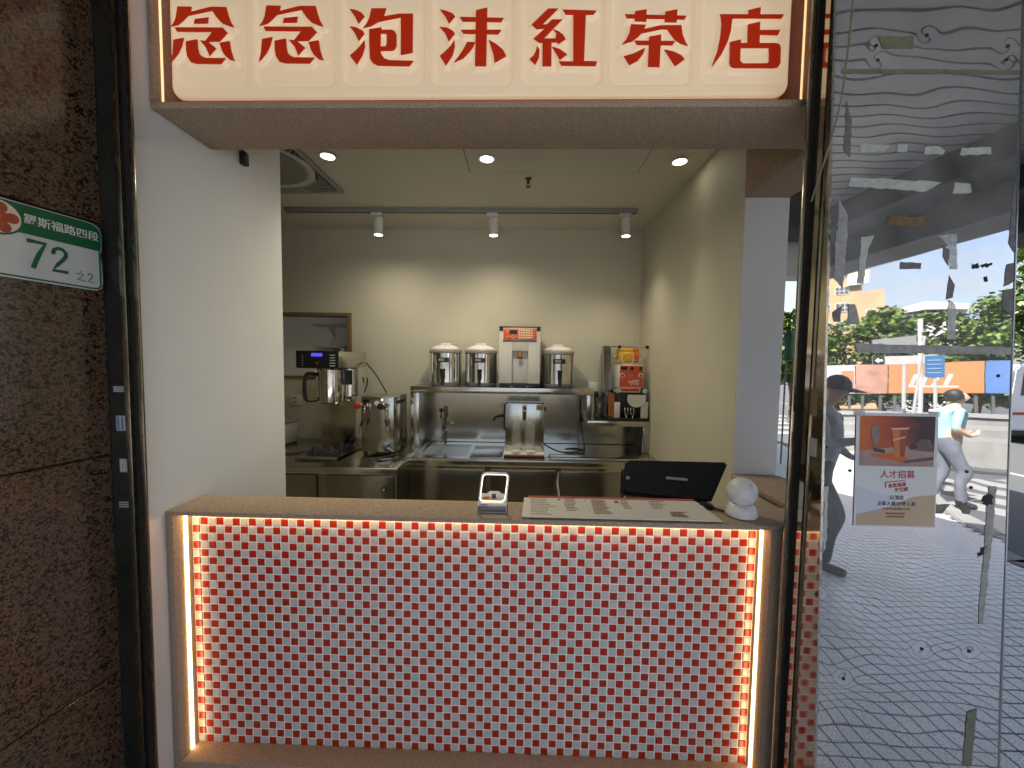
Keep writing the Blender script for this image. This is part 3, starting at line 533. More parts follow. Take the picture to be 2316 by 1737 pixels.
# ---------------------------------------------------------------- shutter rails, granite wall, address plate
lp = thing('left_shutter_rail', 'dark metal shutter rail with small stickers beside the granite wall', 'shutter rail', (-1.16, 1.14, 0))
box('face_plate', -1.214, -1.1495, 1.12, 1.20, 0, 3.0, post_dark, lp)
box('rail_lip', -1.148, -1.1315, 1.100, 1.112, 0, 3.0, bronze_steel, lp, bev=.001)
box('rail_slot', -1.1492, -1.1120, 1.1122, 1.1175, 0, 3.0, slot_black, lp)
box('rail_lip', -1.1128, -1.0990, 1.106, 1.112, 0, 3.0, bronze_steel, lp, bev=.001)
def sticker(parent, x0, x1, z0, z1, y, base, ink, vertical, seed):
    rnd = random.Random(seed)
    s = box('sticker', x0, x1, y - .0008, y - .0002, z0, z1, base, parent)
    bm = bmesh.new()
    rows = 3
    for r in range(rows):
        if vertical:
            xa = x0 + (x1 - x0) * (r + .2) / rows; xb = x0 + (x1 - x0) * (r + .8) / rows; z = z0 + .003
            while z < z1 - .004:
                d = rnd.uniform(.0025, .006); add_box(bm, xa, xb, y - .0012, y - .0009, z, min(z + d * .7, z1 - .002)); z += d
        else:
            za = z0 + (z1 - z0) * (r + .2) / rows; zb = z0 + (z1 - z0) * (r + .8) / rows; x = x0 + .002
            while x < x1 - .003:
                d = rnd.uniform(.0025, .006); add_box(bm, x, min(x + d * .7, x1 - .001), y - .0012, y - .0009, za, zb); x += d
    bm_obj('print', bm, ink, s)
ink_w = M('ink_white', (.50, .52, .54), .6); ink_b = M('ink_blue', (.04, .06, .22), .6); stick_y = M('sticker_yellow', (.28, .22, .05), .5)
sticker(lp, -1.200, -1.156, 1.376, 1.394, 1.12, tape_dark, ink_w, False, 1)
sticker(lp, -1.195, -1.158, 1.262, 1.306, 1.12, ink_w, ink_b, True, 2)
sticker(lp, -1.190, -1.162, 1.138, 1.178, 1.12, tape_grey, ink_w, True, 3)
sticker(lp, -1.198, -1.156, 1.030, 1.050, 1.12, post_dark, ink_w, False, 4)
rp = thing('right_shutter_rail', 'bronze steel shutter rail with a black slot beside the mirror panel', 'shutter rail', (.77, 1.12, 0))
box('rail_lip', .7630, .7745, 1.130, 1.138, 0, 3.0, bronze_steel, rp, bev=.001)
box('rail_slot', .7790, .7935, 1.148, 1.156, 0, 3.0, slot_black, rp)
# granite-clad pier side
kx = .133; GL = math.hypot(1, kx); gu = Vector((kx, 1, 0)).normalized(); gn = Vector((1, -kx, 0)).normalized(); g0 = Vector((-1.214, 1.12, 0))
def GP(s, z, out=0.0): return g0 + gu * s + gn * out + Vector((0, 0, z))
gw = thing('granite_pier', 'dark brown polished granite pier at the left with the address plate', 'granite wall', tuple(g0))
prism('pier_core', [GP(-3, 0, -.012), GP(0, 0, -.012), GP(0, 0, -.4), GP(-3, 0, -.4)], (0, 0, 3.0), slot_black, gw)
for s0, s1 in ((-.62, 0), (-1.24, -.623), (-1.86, -1.243)):
    zc = [0, .524, 1.1905, 1.857, 2.52, 3.0]
    for z0, z1 in zip(zc, zc[1:]):
        bm = bmesh.new(); add_prism(bm, [GP(s0 + .001, z0 + .0022, 0), GP(s1 - .001, z0 + .0022, 0), GP(s1 - .001, z1 - .0022, 0), GP(s0 + .001, z1 - .0022, 0)], -gn * .03)
        bmesh.ops.bevel(bm, geom=list(bm.edges), offset=.0012, segments=1, affect='EDGES'); bm_obj('granite_slab', bm, granite, gw)
ap = thing('address_plate', 'bent green and white house number plate 72 on the granite', 'house number', tuple(GP(-.12, 1.66)))
def gpoly(nm, pts, out, th, mat, par, bend=True):
    return prism(nm, [GP(s, z, out) for s, z in pts], gn * th, mat, par)
pl = [(-.30, 1.8495), (-.045, 1.8517), (-.025, 1.850), (-.012, 1.840), (-.0075, 1.825), (-.0085, 1.79), (-.012, 1.765), (-.0095, 1.74), (-.0085, 1.69), (-.012, 1.674), (-.022, 1.6665), (-.04, 1.665), (-.30, 1.6665)]
gpoly('plate', pl, .006, .002, plate_white, ap)
def inset_pl(d): 
    cx, cz = -.155, 1.758; return [(s + (d if s < cx else -d), z + (d if z < cz else -d)) for s, z in pl]
gp = inset_pl(.0022)
gpoly('green_band', [p for p in gp if p[1] > 1.779] + [(-.0135, 1.7775), (-.298, 1.7795)], .0084, .0006, green_print, ap)
gpoly('green_line', [(-.29, 1.6745), (-.035, 1.6725), (-.022, 1.674), (-.0165, 1.68), (-.0165, 1.7775), (-.0125, 1.7775), (-.0125, 1.678), (-.02, 1.670), (-.036, 1.6685), (-.29, 1.6705)], .0084, .0006, green_print, ap)
def goval(nm, cs, cz, rs, rz, out, mat, par, n=28):
    return gpoly(nm, [(cs + rs * math.cos(2 * math.pi * k / n), cz + rz * math.sin(2 * math.pi * k / n)) for k in range(n)], out, .0005, mat, par, False)
goval('emblem_border', -.216, 1.805, .046, .042, .0092, green_print, ap); goval('emblem', -.216, 1.806, .042, .0385, .0099, cream_print, ap)
for k in range(5):
    a = R(90 + 72 * k - 12); c = (-.214 + .019 * math.cos(a), 1.804 + .019 * math.sin(a))
    pts = []
    for q in range(14):
        b = 2 * math.pi * q / 14; u_, v_ = .0175 * math.cos(b), .0115 * math.sin(b) * (1 + .35 * math.cos(b))
        pts.append((c[0] + u_ * math.cos(a) - v_ * math.sin(a), c[1] + u_ * math.sin(a) + v_ * math.cos(a)))
    gpoly('petal', pts, .0105 + .0001 * k, .0004, M('petal_red', (.42, .075, .03), .5, noise=(60, .2)), ap, False)
goval('petal_centre', -.214, 1.804, .006, .006, .0115, orange_print, ap)
def gtext(s, size, s0, z0, mat, off=0.0, sx=1.0, nm='lettering', out=.0094):
    return text(nm, s, size, GP(s0, z0, out), gu, (0, 0, 1), mat, ap, off, .0003, 'LEFT', sx)
x = -.170
for chh in '羅斯福路四段':
    gtext(chh, .0262, x, 1.806, white_print, .0002); x += .0258
def gstroke(pts, w):
    bm = bmesh.new()
    P_ = [Vector(p) for p in pts]; L_, R_ = [], []
    for i, p in enumerate(P_):
        d = (P_[min(i + 1, len(P_) - 1)] - P_[max(i - 1, 0)]).normalized(); n_ = Vector((-d.y, d.x)) * w / 2
        L_.append(p + n_); R_.append(p - n_)
    for i in range(len(P_) - 1):
        q = [L_[i], L_[i + 1], R_[i + 1], R_[i]]
        vs = [bm.verts.new(GP(p.x, p.y, .0092)) for p in q]; bm.faces.new(vs)
    bmesh.ops.remove_doubles(bm, verts=bm.verts, dist=1e-5)
    r = bmesh.ops.extrude_face_region(bm, geom=list(bm.faces)); bmesh.ops.translate(bm, verts=[v for v in r['geom'] if isinstance(v, bmesh.types.BMVert)], vec=-gn * .0004)
    bm_obj('numeral', bm, green_print, ap)
gstroke([(-.1655, 1.764), (-.131, 1.764), (-.143, 1.737), (-.151, 1.715), (-.156, 1.698)], .0095)
gstroke([(-.117, 1.743), (-.114, 1.755), (-.106, 1.7605), (-.097, 1.759), (-.090, 1.752), (-.091, 1.742), (-.097, 1.732), (-.108, 1.718), (-.118, 1.7015), (-.087, 1.7015)], .0085)
gstroke([(-.061, 1.7115), (-.058, 1.708)], .0022); gstroke([(-.069, 1.7045), (-.054, 1.7035), (-.061, 1.694), (-.069, 1.6885), (-.058, 1.688), (-.050, 1.686)], .0022)
gstroke([(-.044, 1.7045), (-.042, 1.709), (-.0375, 1.7105), (-.0335, 1.707), (-.035, 1.700), (-.044, 1.687), (-.032, 1.6865)], .0026)

# ================================================================== POLISHED STEEL PANEL
TILT = math.tan(R(2.4))
def PY(z): return 1.05 + TILT * (z - 1.2)
def PP(x, z, out=0.0): return Vector((x, PY(z) - out, z))
mp_ = thing('mirror_panel', 'tall wavy mirror-polished steel panel with tape residue reflecting the street', 'steel panel', (1.03, 1.05, 0))
rs = np.random.RandomState(11)
px0, px1, pz0, pz1 = .7965, 1.272, .015, 2.95
WAVES = []
for k in range(22):
    lam = rs.uniform(.13, .55); th = rs.uniform(0, math.pi)
    WAVES.append((math.cos(th) * 2 * math.pi / lam, math.sin(th) * 2 * math.pi / lam, (lam / (2 * math.pi)) * rs.uniform(.4, 1.0) * .0032, rs.uniform(0, 6.3)))
def sheet_w(x, z):          # how far the thin sheet bulges
    w = 0
    for kx_, kz_, a_, ph_ in WAVES: w = w + a_ * np.sin(kx_ * x + kz_ * z + ph_)
    w = w * np.interp(z, [0, .5, .95, 1.15, 1.3, 1.95, 2.1, 2.35, 3], [.95, 1.0, .8, .35, .14, .16, .55, 1.25, 1.4])
    for hx, hz in HO:
        w = w - (.00040 if hz < .9 else (.0006 if hz > 2.1 else .00004)) * np.exp(-((x - hx) ** 2 + (z - hz) ** 2) / (2 * .013 ** 2))
    return w + .0014 * np.exp(-((x - .84) ** 2 + (z - .60) ** 2) / (2 * .05 ** 2))
gx, gz = np.meshgrid(np.linspace(px0, px1, 81), np.linspace(pz0, pz1, 420))
w = sheet_w(gx, gz)
pv = np.stack([gx, 1.05 + TILT * (gz - 1.2) - w, gz], -1).reshape(-1, 3)
idx = np.arange(gx.size).reshape(gx.shape)
pf = np.stack([idx[:-1, :-1], idx[:-1, 1:], idx[1:, 1:], idx[1:, :-1]], -1).reshape(-1, 4)
mesh_obj('steel_sheet', pv.tolist(), pf.tolist(), mirror_steel, mp_, smooth=True)
prism('panel_core', [PP(px0, pz0, -.004), PP(px1, pz0, -.004), PP(px1, pz1, -.004), PP(px0, pz1, -.004)], (0, .03, 0), tape_grey, mp_)
prism('edge_trim', [PP(.7940, pz0, .002), PP(.7940, pz1, .002), (.7940, 1.150, pz1), (.7940, 1.150, pz0)], (.0018, 0, 0), flank_steel, mp_)
prism('edge_trim', [PP(px1 + .0005, pz0, .002), PP(px1 + .0005, pz1, .002), PP(px1 + .0005, pz1, -.035), PP(px1 + .0005, pz0, -.035)], (.003, 0, 0), M('edge_steel', (.5, .55, .55), .25, 1), mp_)
prism('edge_bead', [PP(.7945, pz0, .003), PP(.8005, pz0, .003), PP(.8005, pz1, .003), PP(.7945, pz1, .003)], (0, .0015, 0), M('edge_bead', (.62, .62, .58), .25, 1, rnoise=(40, .1, .4)), mp_)
TM = {'p': tape_pale, 'g': tape_grey, 'd': tape_dark, 'b': tape_brown, 'o': tape_olive, 'c': tape_clear, 'k': speck_black}
def rough_poly(pts, seed, amp=.0025, step=.012):
    rnd = random.Random(seed); out = []
    for (ax, az), (bx, bz) in zip(pts, pts[1:] + pts[:1]):
        L = math.hypot(bx - ax, bz - az); n = max(1, int(L / step))
        for k in range(n):
            t = k / n; j = 0 if k == 0 else rnd.uniform(-amp, amp)
            nxx, nzz = -(bz - az) / (L + 1e-9), (bx - ax) / (L + 1e-9)
            out.append((ax + (bx - ax) * t + nxx * j, az + (bz - az) * t + nzz * j))
    return out
for k, (kind, pts) in enumerate(TP):
    pts = [(min(max(x, px0 + .007), px1 - .002), min(z, pz1)) for x, z in pts]
    q = rough_poly(pts, k, .0018 if kind != 'k' else .004, .011 if kind != 'k' else .005)
    o = prism('tape_residue', [PP(x, z, .0009 + .0001 * (k % 5) + float(sheet_w(x, z))) for x, z in q], (0, .0005, 0), TM[kind], mp_)
for hx, hz in HO:
    disc('screw_hole', PP(hx, hz, .0002 + float(sheet_w(hx, hz))), .0042, .0012, slot_black, mp_, n=12)
# stickers on the edge trim (flat print facing left)
def flank_sticker(z0, z1, y0, y1, base, ink, seed):
    rnd = random.Random(seed); X = .7938
    s = box('sticker', X - .0008, X - .0003, y0, y1, z0, z1, base, mp_); bm = bmesh.new()
    for r in range(3):
        ya = y0 + (y1 - y0) * (r + .2) / 3; yb = y0 + (y1 - y0) * (r + .8) / 3; z = z0 + .003
        while z < z1 - .004:
            d = rnd.uniform(.003, .007); add_box(bm, X - .0013, X - .0010, ya, yb, z, z + d * .65); z += d
    bm_obj('print', bm, ink, s)
flank_sticker(1.345, 1.420, 1.075, 1.105, stick_y, tape_dark, 5)
flank_sticker(1.235, 1.285, 1.068, 1.098, tape_grey, ink_w, 6)
# recruitment poster taped to the panel
po = thing('recruitment_poster', 'paper recruitment poster with orange drink photo taped on the steel panel', 'poster', tuple(PP(.985, 1.06)))
PX0, PX1, PZ0, PZ1 = .880, 1.090, 1.060, 1.360
def pq(u_, v_, out=0.0): return PP(PX0 + (PX1 - PX0) * u_, PZ0 + (PZ1 - PZ0) * v_, .0022 + out)
def ppoly(nm, pts, out, mat): return prism(nm, [pq(u_, v_, out) for u_, v_ in pts], (0, .0002, 0), mat, po)
paper = M('poster_paper', (.60, .60, .61), .5, noise=(7, .03))
prism('sheet', [pq(0, 0), pq(1, 0), pq(1, 1), pq(0, 1)], (0, .0006, 0), paper, po)
def printed_photo():
    m = M('photo_backdrop', (.5, .1, .02), .4); nt = m.node_tree; n = nt.nodes; l = nt.links
    tc = n.new('ShaderNodeTexCoord'); sp = n.new('ShaderNodeSeparateXYZ'); l.new(tc.outputs['Generated'], sp.inputs[0])
    tn = n.new('ShaderNodeTexNoise'); tn.inputs['Scale'].default_value = 4; l.new(tc.outputs['Generated'], tn.inputs['Vector'])
    ad = n.new('ShaderNodeMath'); ad.operation = 'MULTIPLY_ADD'; ad.inputs[1].default_value = .35; l.new(tn.outputs[0], ad.inputs[0]); l.new(sp.outputs['X'], ad.inputs[2])
    cr = n.new('ShaderNodeValToRGB'); e = cr.color_ramp.elements
    e[0].position = .15; e[0].color = (.50, .12, .02, 1); e[1].position = 1.1; e[1].color = (.03, .012, .018, 1)
    k = e.new(.55); k.color = (.34, .045, .02, 1); k = e.new(.8); k.color = (.16, .025, .025, 1)
    l.new(ad.outputs[0], cr.inputs[0]); l.new(cr.outputs[0], n['Principled BSDF'].inputs['Base Color'])
    return m
ppoly('photo', [(.045, .535), (.955, .535), (.965, .975), (.045, .975)], .0003, printed_photo())
ppoly('photo_table', [(.045, .535), (.955, .535), (.957, .675), (.60, .715), (.045, .665)], .0005, M('p_table', (.33, .22, .20), .5, noise=(20, .2)))
ppoly('photo_shadow', [(.50, .575), (.95, .625), (.95, .595), (.60, .565)], .0007, M('p_shadow', (.11, .05, .06), .5))
ppoly('photo_tray', [(.18, .640), (.42, .655), (.64, .615), (.60, .580), (.52, .572), (.20, .620)], .0009, M('p_tray', (.50, .11, .02), .5))
ppoly('photo_cup', [(.43, .855), (.63, .862), (.595, .625), (.555, .612), (.475, .618)], .0011, M('p_cup', (.52, .15, .04), .5, noise=(30, .1)))
ppoly('photo_cup_side', [(.53, .852), (.63, .860), (.595, .625), (.54, .613)], .0012, M('p_cup2', (.27, .055, .025), .5))
ppoly('photo_cup_rim', [(.42, .870), (.645, .876), (.64, .862), (.43, .856)], .0013, M('p_rim', (.62, .42, .32), .5))
ppoly('photo_cup_print', [(.45, .770), (.60, .800), (.60, .788), (.45, .757)], .0014, M('p_rim', (.6, .4, .3), .5))
ppoly('photo_shaker', [(.185, .880), (.225, .905), (.275, .882), (.285, .80), (.265, .72), (.215, .715), (.190, .78)], .0011, M('p_shak', (.17, .13, .13), .4, noise=(30, .4)))
ppoly('photo_coaster', [(.21, .695), (.35, .68), (.36, .65), (.22, .662)], .0013, M('p_dark', (.035, .03, .035), .4))
ppoly('photo_phone', [(.70, .715), (.78, .775), (.90, .775), (.945, .715), (.94, .665), (.78, .672), (.66, .69)], .0011, M('p_phone', (.11, .075, .075), .4, noise=(40, .3)))
ppoly('photo_handset', [(.64, .70), (.70, .73), (.76, .72), (.74, .695), (.68, .68)], .0013, M('p_dark', (.04, .03, .04), .4))
ppoly('colour_block', [(.01, .36), (.35, .29), (.55, .245), (.40, .17), (.03, .11)], .0003, M('p_bl', (.52, .54, .62), .5))
ppoly('colour_block', [(.02, .012), (.98, .012), (.985, .29), (.72, .27), (.42, .175), (.03, .105)], .0005, M('p_tan', (.47, .35, .24), .5, noise=(6, .06)))
ux, uz = (1, 0, 0), (0, TILT, 1)
def ptext(s, size, u_, v_, mat, off=0.0, out=.0009, rot=0.0):
    uu = Vector((math.cos(rot), 0, math.sin(rot))); vv = Vector((-math.sin(rot), TILT, math.cos(rot)))
    return text('lettering', s, size, pq(u_, v_, out), uu, vv, mat, po, off, .0001, 'CENTER')
pr = M('ink_red', (.42, .05, .045), .5); pd = M('ink_navy', (.05, .05, .11), .5)
ptext('人才招募', .0225, .52, .437, pr, .0002)
ptext('念念泡沫', .0115, .52, .357, pr, .0004, rot=.14); ptext('紅茶店', .0115, .575, .317, pr, .0004, rot=.14)
ppoly('logo_line', [(.37, .395), (.62, .418), (.62, .412), (.385, .389), (.385, .345), (.37, .345)], .0009, pr)
ptext('公館店', .0125, .515, .246, pd, .0002); ptext('正職人員/計時人員', .0118, .515, .192, pd, .0002)
ptext('(有飲料店經驗者尤佳)', .0075, .515, .152, brown_print); 
for z_, w_ in ((.112, .24), (.084, .22)):
    bm = bmesh.new(); rnd = random.Random(int(z_ * 1000)); u_ = .505 - w_ / 2
    while u_ < .505 + w_ / 2:
        add_prism(bm, [pq(u_, z_, .0009), pq(u_ + .014, z_, .0009), pq(u_ + .014, z_ + .016, .0009), pq(u_, z_ + .016, .0009)], (0, .0001, 0)); u_ += .02
    bm_obj('fine_print', bm, brown_print, po)
for u_ in (-.02, .90): ppoly('tape_tab', [(u_, .975), (u_ + .12, .975), (u_ + .12, 1.02), (u_, 1.02)], .0009, tape_clear)
# loose cables
tag(tube('loose_wire', smooth_path([(.800, 1.075, 2.60), (.812, 1.06, 2.52), (.801, 1.045, 2.40), (.795, 1.045, 2.25), (.792, 1.06, 2.12), (.778, 1.095, 1.98), (.765, 1.100, 1.92)]), .0022, M('wire_tan', (.22, .18, .11), .5)), 'thin tan loose wire hanging down the right shutter rail', 'wire')
pg = thing('cable_plug', 'small black cable connector hanging on the white left wall', 'plug', (-1.12, 1.578, 2.26))
box('plug_body', -1.128, -1.106, 1.565, 1.592, 2.245, 2.296, black_plastic, pg, bev=.003); tube('cable', smooth_path([(-1.117, 1.57, 2.296), (-1.12, 1.55, 2.32), (-1.122, 1.52, 2.36), (-1.122, 1.50, 2.40)]), .003, black_plastic, pg)

# ================================================================== INTERIOR FITTINGS
# ceiling lamps
WARM = (1, .875, .63)
for k, (x, y) in enumerate(((-1.07, 2.16), (-.212, 2.188), (.832, 2.216))):
    t = thing('downlight', ('left', 'middle', 'right')[k] + ' recessed round ceiling downlight just behind the stucco sign header', 'ceiling lamp', (x, y, CZ), 'recessed ceiling downlights')
    lathe('trim_ring', [(.036, 0), (.048, 0), (.050, .004), (.044, .008), (.037, .006), (.036, 0)], (x, y, CZ - .008), white_plastic, t)
    disc('lens', (x, y, CZ - .001), .0355, .002, lamp_lit, t, axis=(0, 0, -1), n=24)
    spot('lamp_light', (x, y, CZ - .012), (x - (0, 0, .25)[k], y + .02, 0), (16, 19, 6)[k], (95, 158, 50)[k], 1.0, WARM, t)
tr = thing('lighting_track', 'long grey ceiling track carrying three spotlights', 'light track', (-.45, 2.89, CZ))
box('rail', -1.75, .80, 2.875, 2.91, CZ - .030, CZ - .0005, grey_plastic, tr, bev=.002)
box('rail_groove', -1.74, .79, 2.887, 2.898, CZ - .0312, CZ - .0301, slot_black, tr)
for k, x in enumerate((-1.065, -.226, .724)):
    t = thing('track_spotlight', ('left', 'middle', 'right')[k] + ' white cylinder spotlight on the ceiling track, lit', 'spotlight', (x, 2.893, 2.42), 'cylinder spotlights on the track')
    box('adaptor', x - .05, x + .03, 2.878, 2.908, CZ - .056, CZ - .0315, white_plastic, t, bev=.003)
    tube('joint', [(x + .012, 2.893, CZ - .056), (x + .006, 2.893, CZ - .085)], .009, grey_plastic, t)
    lathe('housing', [(0, .125), (.030, .125), (.033, .122), (.033, 0), (.028, 0), (.028, .008)], (x, 2.893, 2.395 - .005 + .0), white_plastic, t)
    disc('lens', (x, 2.893, 2.3935), .0278, .002, lamp_lit, t, axis=(0, 0, -1), n=20)
    spot('lamp_light', (x, 2.893, 2.385), (x + (0, .0, -.25)[k], 3.0, 0), (4.2, 4.2, 4.2)[k], (172, 166, 110)[k], 1.0, WARM, t, .05)
sp_ = thing('fire_sprinkler', 'small brass fire sprinkler head on the ceiling', 'sprinkler', (.016, 2.425, CZ))
lathe('escutcheon', [(0, 0), (.022, 0), (.018, .006), (.008, .008), (.008, .03), (0, .03)], (.016, 2.425, CZ - .0005), brass, sp_, axis=(0, 0, -1)); lathe('deflector', [(0, 0), (.016, 0), (.016, .002), (0, .002)], (.016, 2.425, CZ - .05), brass, sp_)
boxes('yoke_arm', [(.006, .009, 2.423, 2.427, CZ - .05, CZ - .028), (.023, .026, 2.423, 2.427, CZ - .05, CZ - .028)], brass, sp_)
# ceiling cassette
ac = thing('air_outlet', 'square ceiling air conditioner outlet with curved grille', 'air conditioner', (-1.55, 2.2, CZ))
ax0, ax1, ay0, ay1 = -1.96, -1.18, 1.83, 2.60
box('panel', ax0, ax1, ay0, ay1, CZ - .022, CZ - .0005, grey_plastic, ac, bev=.006)
cx_, cy_ = (ax0 + ax1) / 2 + .08, (ay0 + ay1) / 2
lathe('fan_ring', [(.25, 0), (.275, -.006), (.285, 0), (.275, .002), (.25, .002), (.25, 0)], (cx_, cy_, CZ - .023), off_white, ac, n=48)
disc('fan_cover', (cx_, cy_, CZ - .0225), .235, .004, M('ac_cover', (.24, .24, .23), .5), ac, axis=(0, 0, -1), n=48)
mesh_obj('grille_recess', [(ax1 - .20, ay0 + .06, CZ - .0226), (ax1 - .02, ay0 + .06, CZ - .0226), (ax1 - .02, ay1 - .05, CZ - .0226), (ax1 - .10, ay1 - .07, CZ - .0226), (ax1 - .06, cy_ + .1, CZ - .0226), (ax1 - .06, cy_ - .1, CZ - .0226)], [(0, 5, 4, 3, 2, 1)], slot_black, ac)
for k in range(26):
    yy = ay0 + .07 + k * .0255
    xin = cx_ + math.sqrt(max(.29 ** 2 - (yy - cy_) ** 2, 0)) if abs(yy - cy_) < .29 else cx_ + .12
    prism('slat', [(max(xin, ax1 - .24), yy + .02, CZ - .023), (ax1 - .022, yy, CZ - .023), (ax1 - .022, yy + .008, CZ - .023), (max(xin, ax1 - .24), yy + .028, CZ - .023)], (0, 0, -.006), grey_plastic, ac)

# ---- left bench (refrigerated base)
BZ = .80
lb = thing('left_prep_bench', 'left stainless prep bench with round door lock, below the coffee brewer', 'bench', (-1.5, 2.9, 0))
box('bench_top', -2.45, -.782, 2.425, BACK - .002, BZ - .045, BZ, steel_h, lb, bev=.004)
box('carcass', -2.44, -.80, 2.47, BACK - .004, .08, BZ - .0455, dark_steel, lb)
box('door', -2.1, -1.315, 2.452, 2.4695, .12, BZ - .06, dark_steel, lb, bev=.003); box('door', -1.255, -.815, 2.452, 2.4695, .12, BZ - .06, dark_steel, lb, bev=.003)
disc('door_lock', (-.875, 2.452, .655), .018, .006, black_plastic, lb); disc('lock_face', (-.875, 2.446, .655), .010, .002, chrome, lb)
for x in (-2.3, -.85): box('leg', x, x + .04, 2.5, 2.54, .01, .0795, steel, lb)
# ---- sink bench
sb = thing('sink_bench', 'long stainless sink bench along the back wall', 'bench', (0, 3, 0))
bx0, bx1, by0, by1 = -.846, .974, 2.69, BACK - .002
sx0, sx1, sy0, sy1 = -.74, -.40, 2.80, 3.20
boxes('bench_top', [(bx0, sx0, by0 + .03, by1, BZ - .02, BZ - .004), (sx1 + .0005, bx1, by0 + .03, by1, BZ - .02, BZ - .004), (sx0 + .0005, sx1, by0 + .03, sy0, BZ - .02, BZ - .004), (sx0 + .0005, sx1, sy1, by1, BZ - .02, BZ - .004)], steel_h, sb)
box('front_apron', bx0, bx1, by0, by0 + .0295, BZ - .048, BZ, steel_h, sb, bev=.006)
boxes('sink_basin', [(sx0, sx1, sy0, sy1, BZ - .19, BZ - .18), (sx0, sx0 + .004, sy0, sy1, BZ - .1795, BZ - .0045), (sx1 - .004, sx1, sy0, sy1, BZ - .1795, BZ - .0045), (sx0 + .0045, sx1 - .0045, sy0, sy0 + .004, BZ - .1795, BZ - .0045), (sx0 + .0045, sx1 - .0045, sy1 - .004, sy1, BZ - .1795, BZ - .0045)], steel, sb)
box('drain_board', -.37, -.14, 2.76, 3.14, BZ - .0035, BZ + .002, steel, sb, bev=.001)
box('sliding_lid', .20, .90, 2.74, 2.86, BZ - .0035, BZ + .012, M('bright_steel', (.72, .68, .60), .22, 1), sb, bev=.004)
box('carcass', bx0 + .02, bx1 - .001, 2.75, by1 - .002, .08, BZ - .0485, dark_steel, sb)
for x0, x1 in ((-.80, -.255), (-.215, .235), (.275, .70), (.74, .955)):
    box('door', x0, x1, 2.735, 2.7495, .12, BZ - .085, dark_steel, sb, bev=.003)
    box('door_rail', x0, x1, 2.728, 2.7495, BZ - .082, BZ - .05, steel_h, sb, bev=.002)
box('end_post', bx0, bx0 + .018, 2.725, 2.7495, .0, BZ - .0485, steel, sb)
for x in (.262, .72): tube('drain_pipe', smooth_path([(x, 2.722, BZ - .08), (x - .006, 2.722, BZ - .16), (x + .006, 2.722, BZ - .26), (x - .012, 2.722, BZ - .36)]), .007, white_plastic, sb)
box('splash_back', -.862, .54, 3.312, 3.333, BZ, 1.2335, steel, sb)
box('splash_back', .5405, .974, 3.312, 3.333, BZ, 1.0, steel, sb)
# ---- raised shelf
rsf = thing('raised_shelf', 'raised stainless shelf holding the three insulated tea urns', 'shelf', (-.16, 3.1, BZ))
box('shelf_plate', -.862, .546, 2.995, 3.311, 1.236, 1.2855, steel_h, rsf, bev=.004)
box('leg', -.862, -.795, 2.998, 3.02, BZ + .0005, 1.2355, steel, rsf, bev=.002); box('side_plate', -.862, -.857, 3.021, 3.311, BZ + .0005, 1.2355, steel, rsf)
box('leg', .492, .546, 2.998, 3.02, 1.043, 1.2355, steel, rsf, bev=.002)
ls = thing('corner_shelf', 'low stainless corner shelf under the cup sealing machine', 'shelf', (.74, 3.1, BZ))
box('shelf_plate', .497, .974, 2.995, 3.311, 1.0, 1.042, steel_h, ls, bev=.004); box('leg', .925, .974, 2.998, 3.02, BZ + .0005, .9995, steel, ls, bev=.002)
# ---- tea urns
URN_L = ['stainless tea urn with white lid at the left end of the raised shelf', 'stainless tea urn with a taller white lid beside the white syrup dispenser', 'stainless tea urn standing alone right of the white syrup dispenser']
for k, x in enumerate((-.615, -.333, .276)):
    y = 3.135; z = 1.286
    t = thing('tea_urn', URN_L[k], 'urn', (x, y, z), 'insulated tea urns on the raised shelf'); r = .126
    lathe('base_ring', [(0, 0), (r - .012, 0), (r - .004, .012), (r, .03), (0, .03)], (x, y, z), grey_plastic, t, n=36)
    lathe('body', [(r, 0), (r, .225), (r - .003, .229), (0, .229)], (x, y, z + .0302), chrome, t, n=40)
    lathe('collar', [(0, 0), (r + .003, 0), (r + .004, .018), (r - .004, .03), (0, .03)], (x, y, z + .2595), grey_plastic, t, n=36)
    lathe('lid', [(r - .012, 0), (r - .02, .012), (r * .6, .026), (.04, .033), (0, .034)], (x, y, z + .2897), white_plastic, t, n=36)
    box('lid_handle', x - .042, x + .042, y - .012, y + .012, z + .322, z + .338, white_plastic, t, bev=.006)
    box('label_plate', x - .048, x + .048, y - r - .010, y - r + .012, z + .186, z + .222, black_plastic, t, bev=.004)
    box('label_mark', x - .030, x + .012, y - r - .0112, y - r - .0102, z + .196, z + .213, tape_grey, t)
    bm = bmesh.new(); add_box(bm, x - .010, x + .020, y - r - .022, y - r + .004, z + .055, z + .115, .006); add_lathe(bm, [(0, 0), (.014, 0), (.017, .05), (.022, .07), (0, .07)], (x + .005, y - r - .030, z + .065), n=14)
    add_lathe(bm, [(0, 0), (.012, 0), (.012, .05), (0, .05)], (x + .005, y - r - .030, z + .014), n=14)
    bm_obj('tap', bm, black_plastic, t, smooth=True)
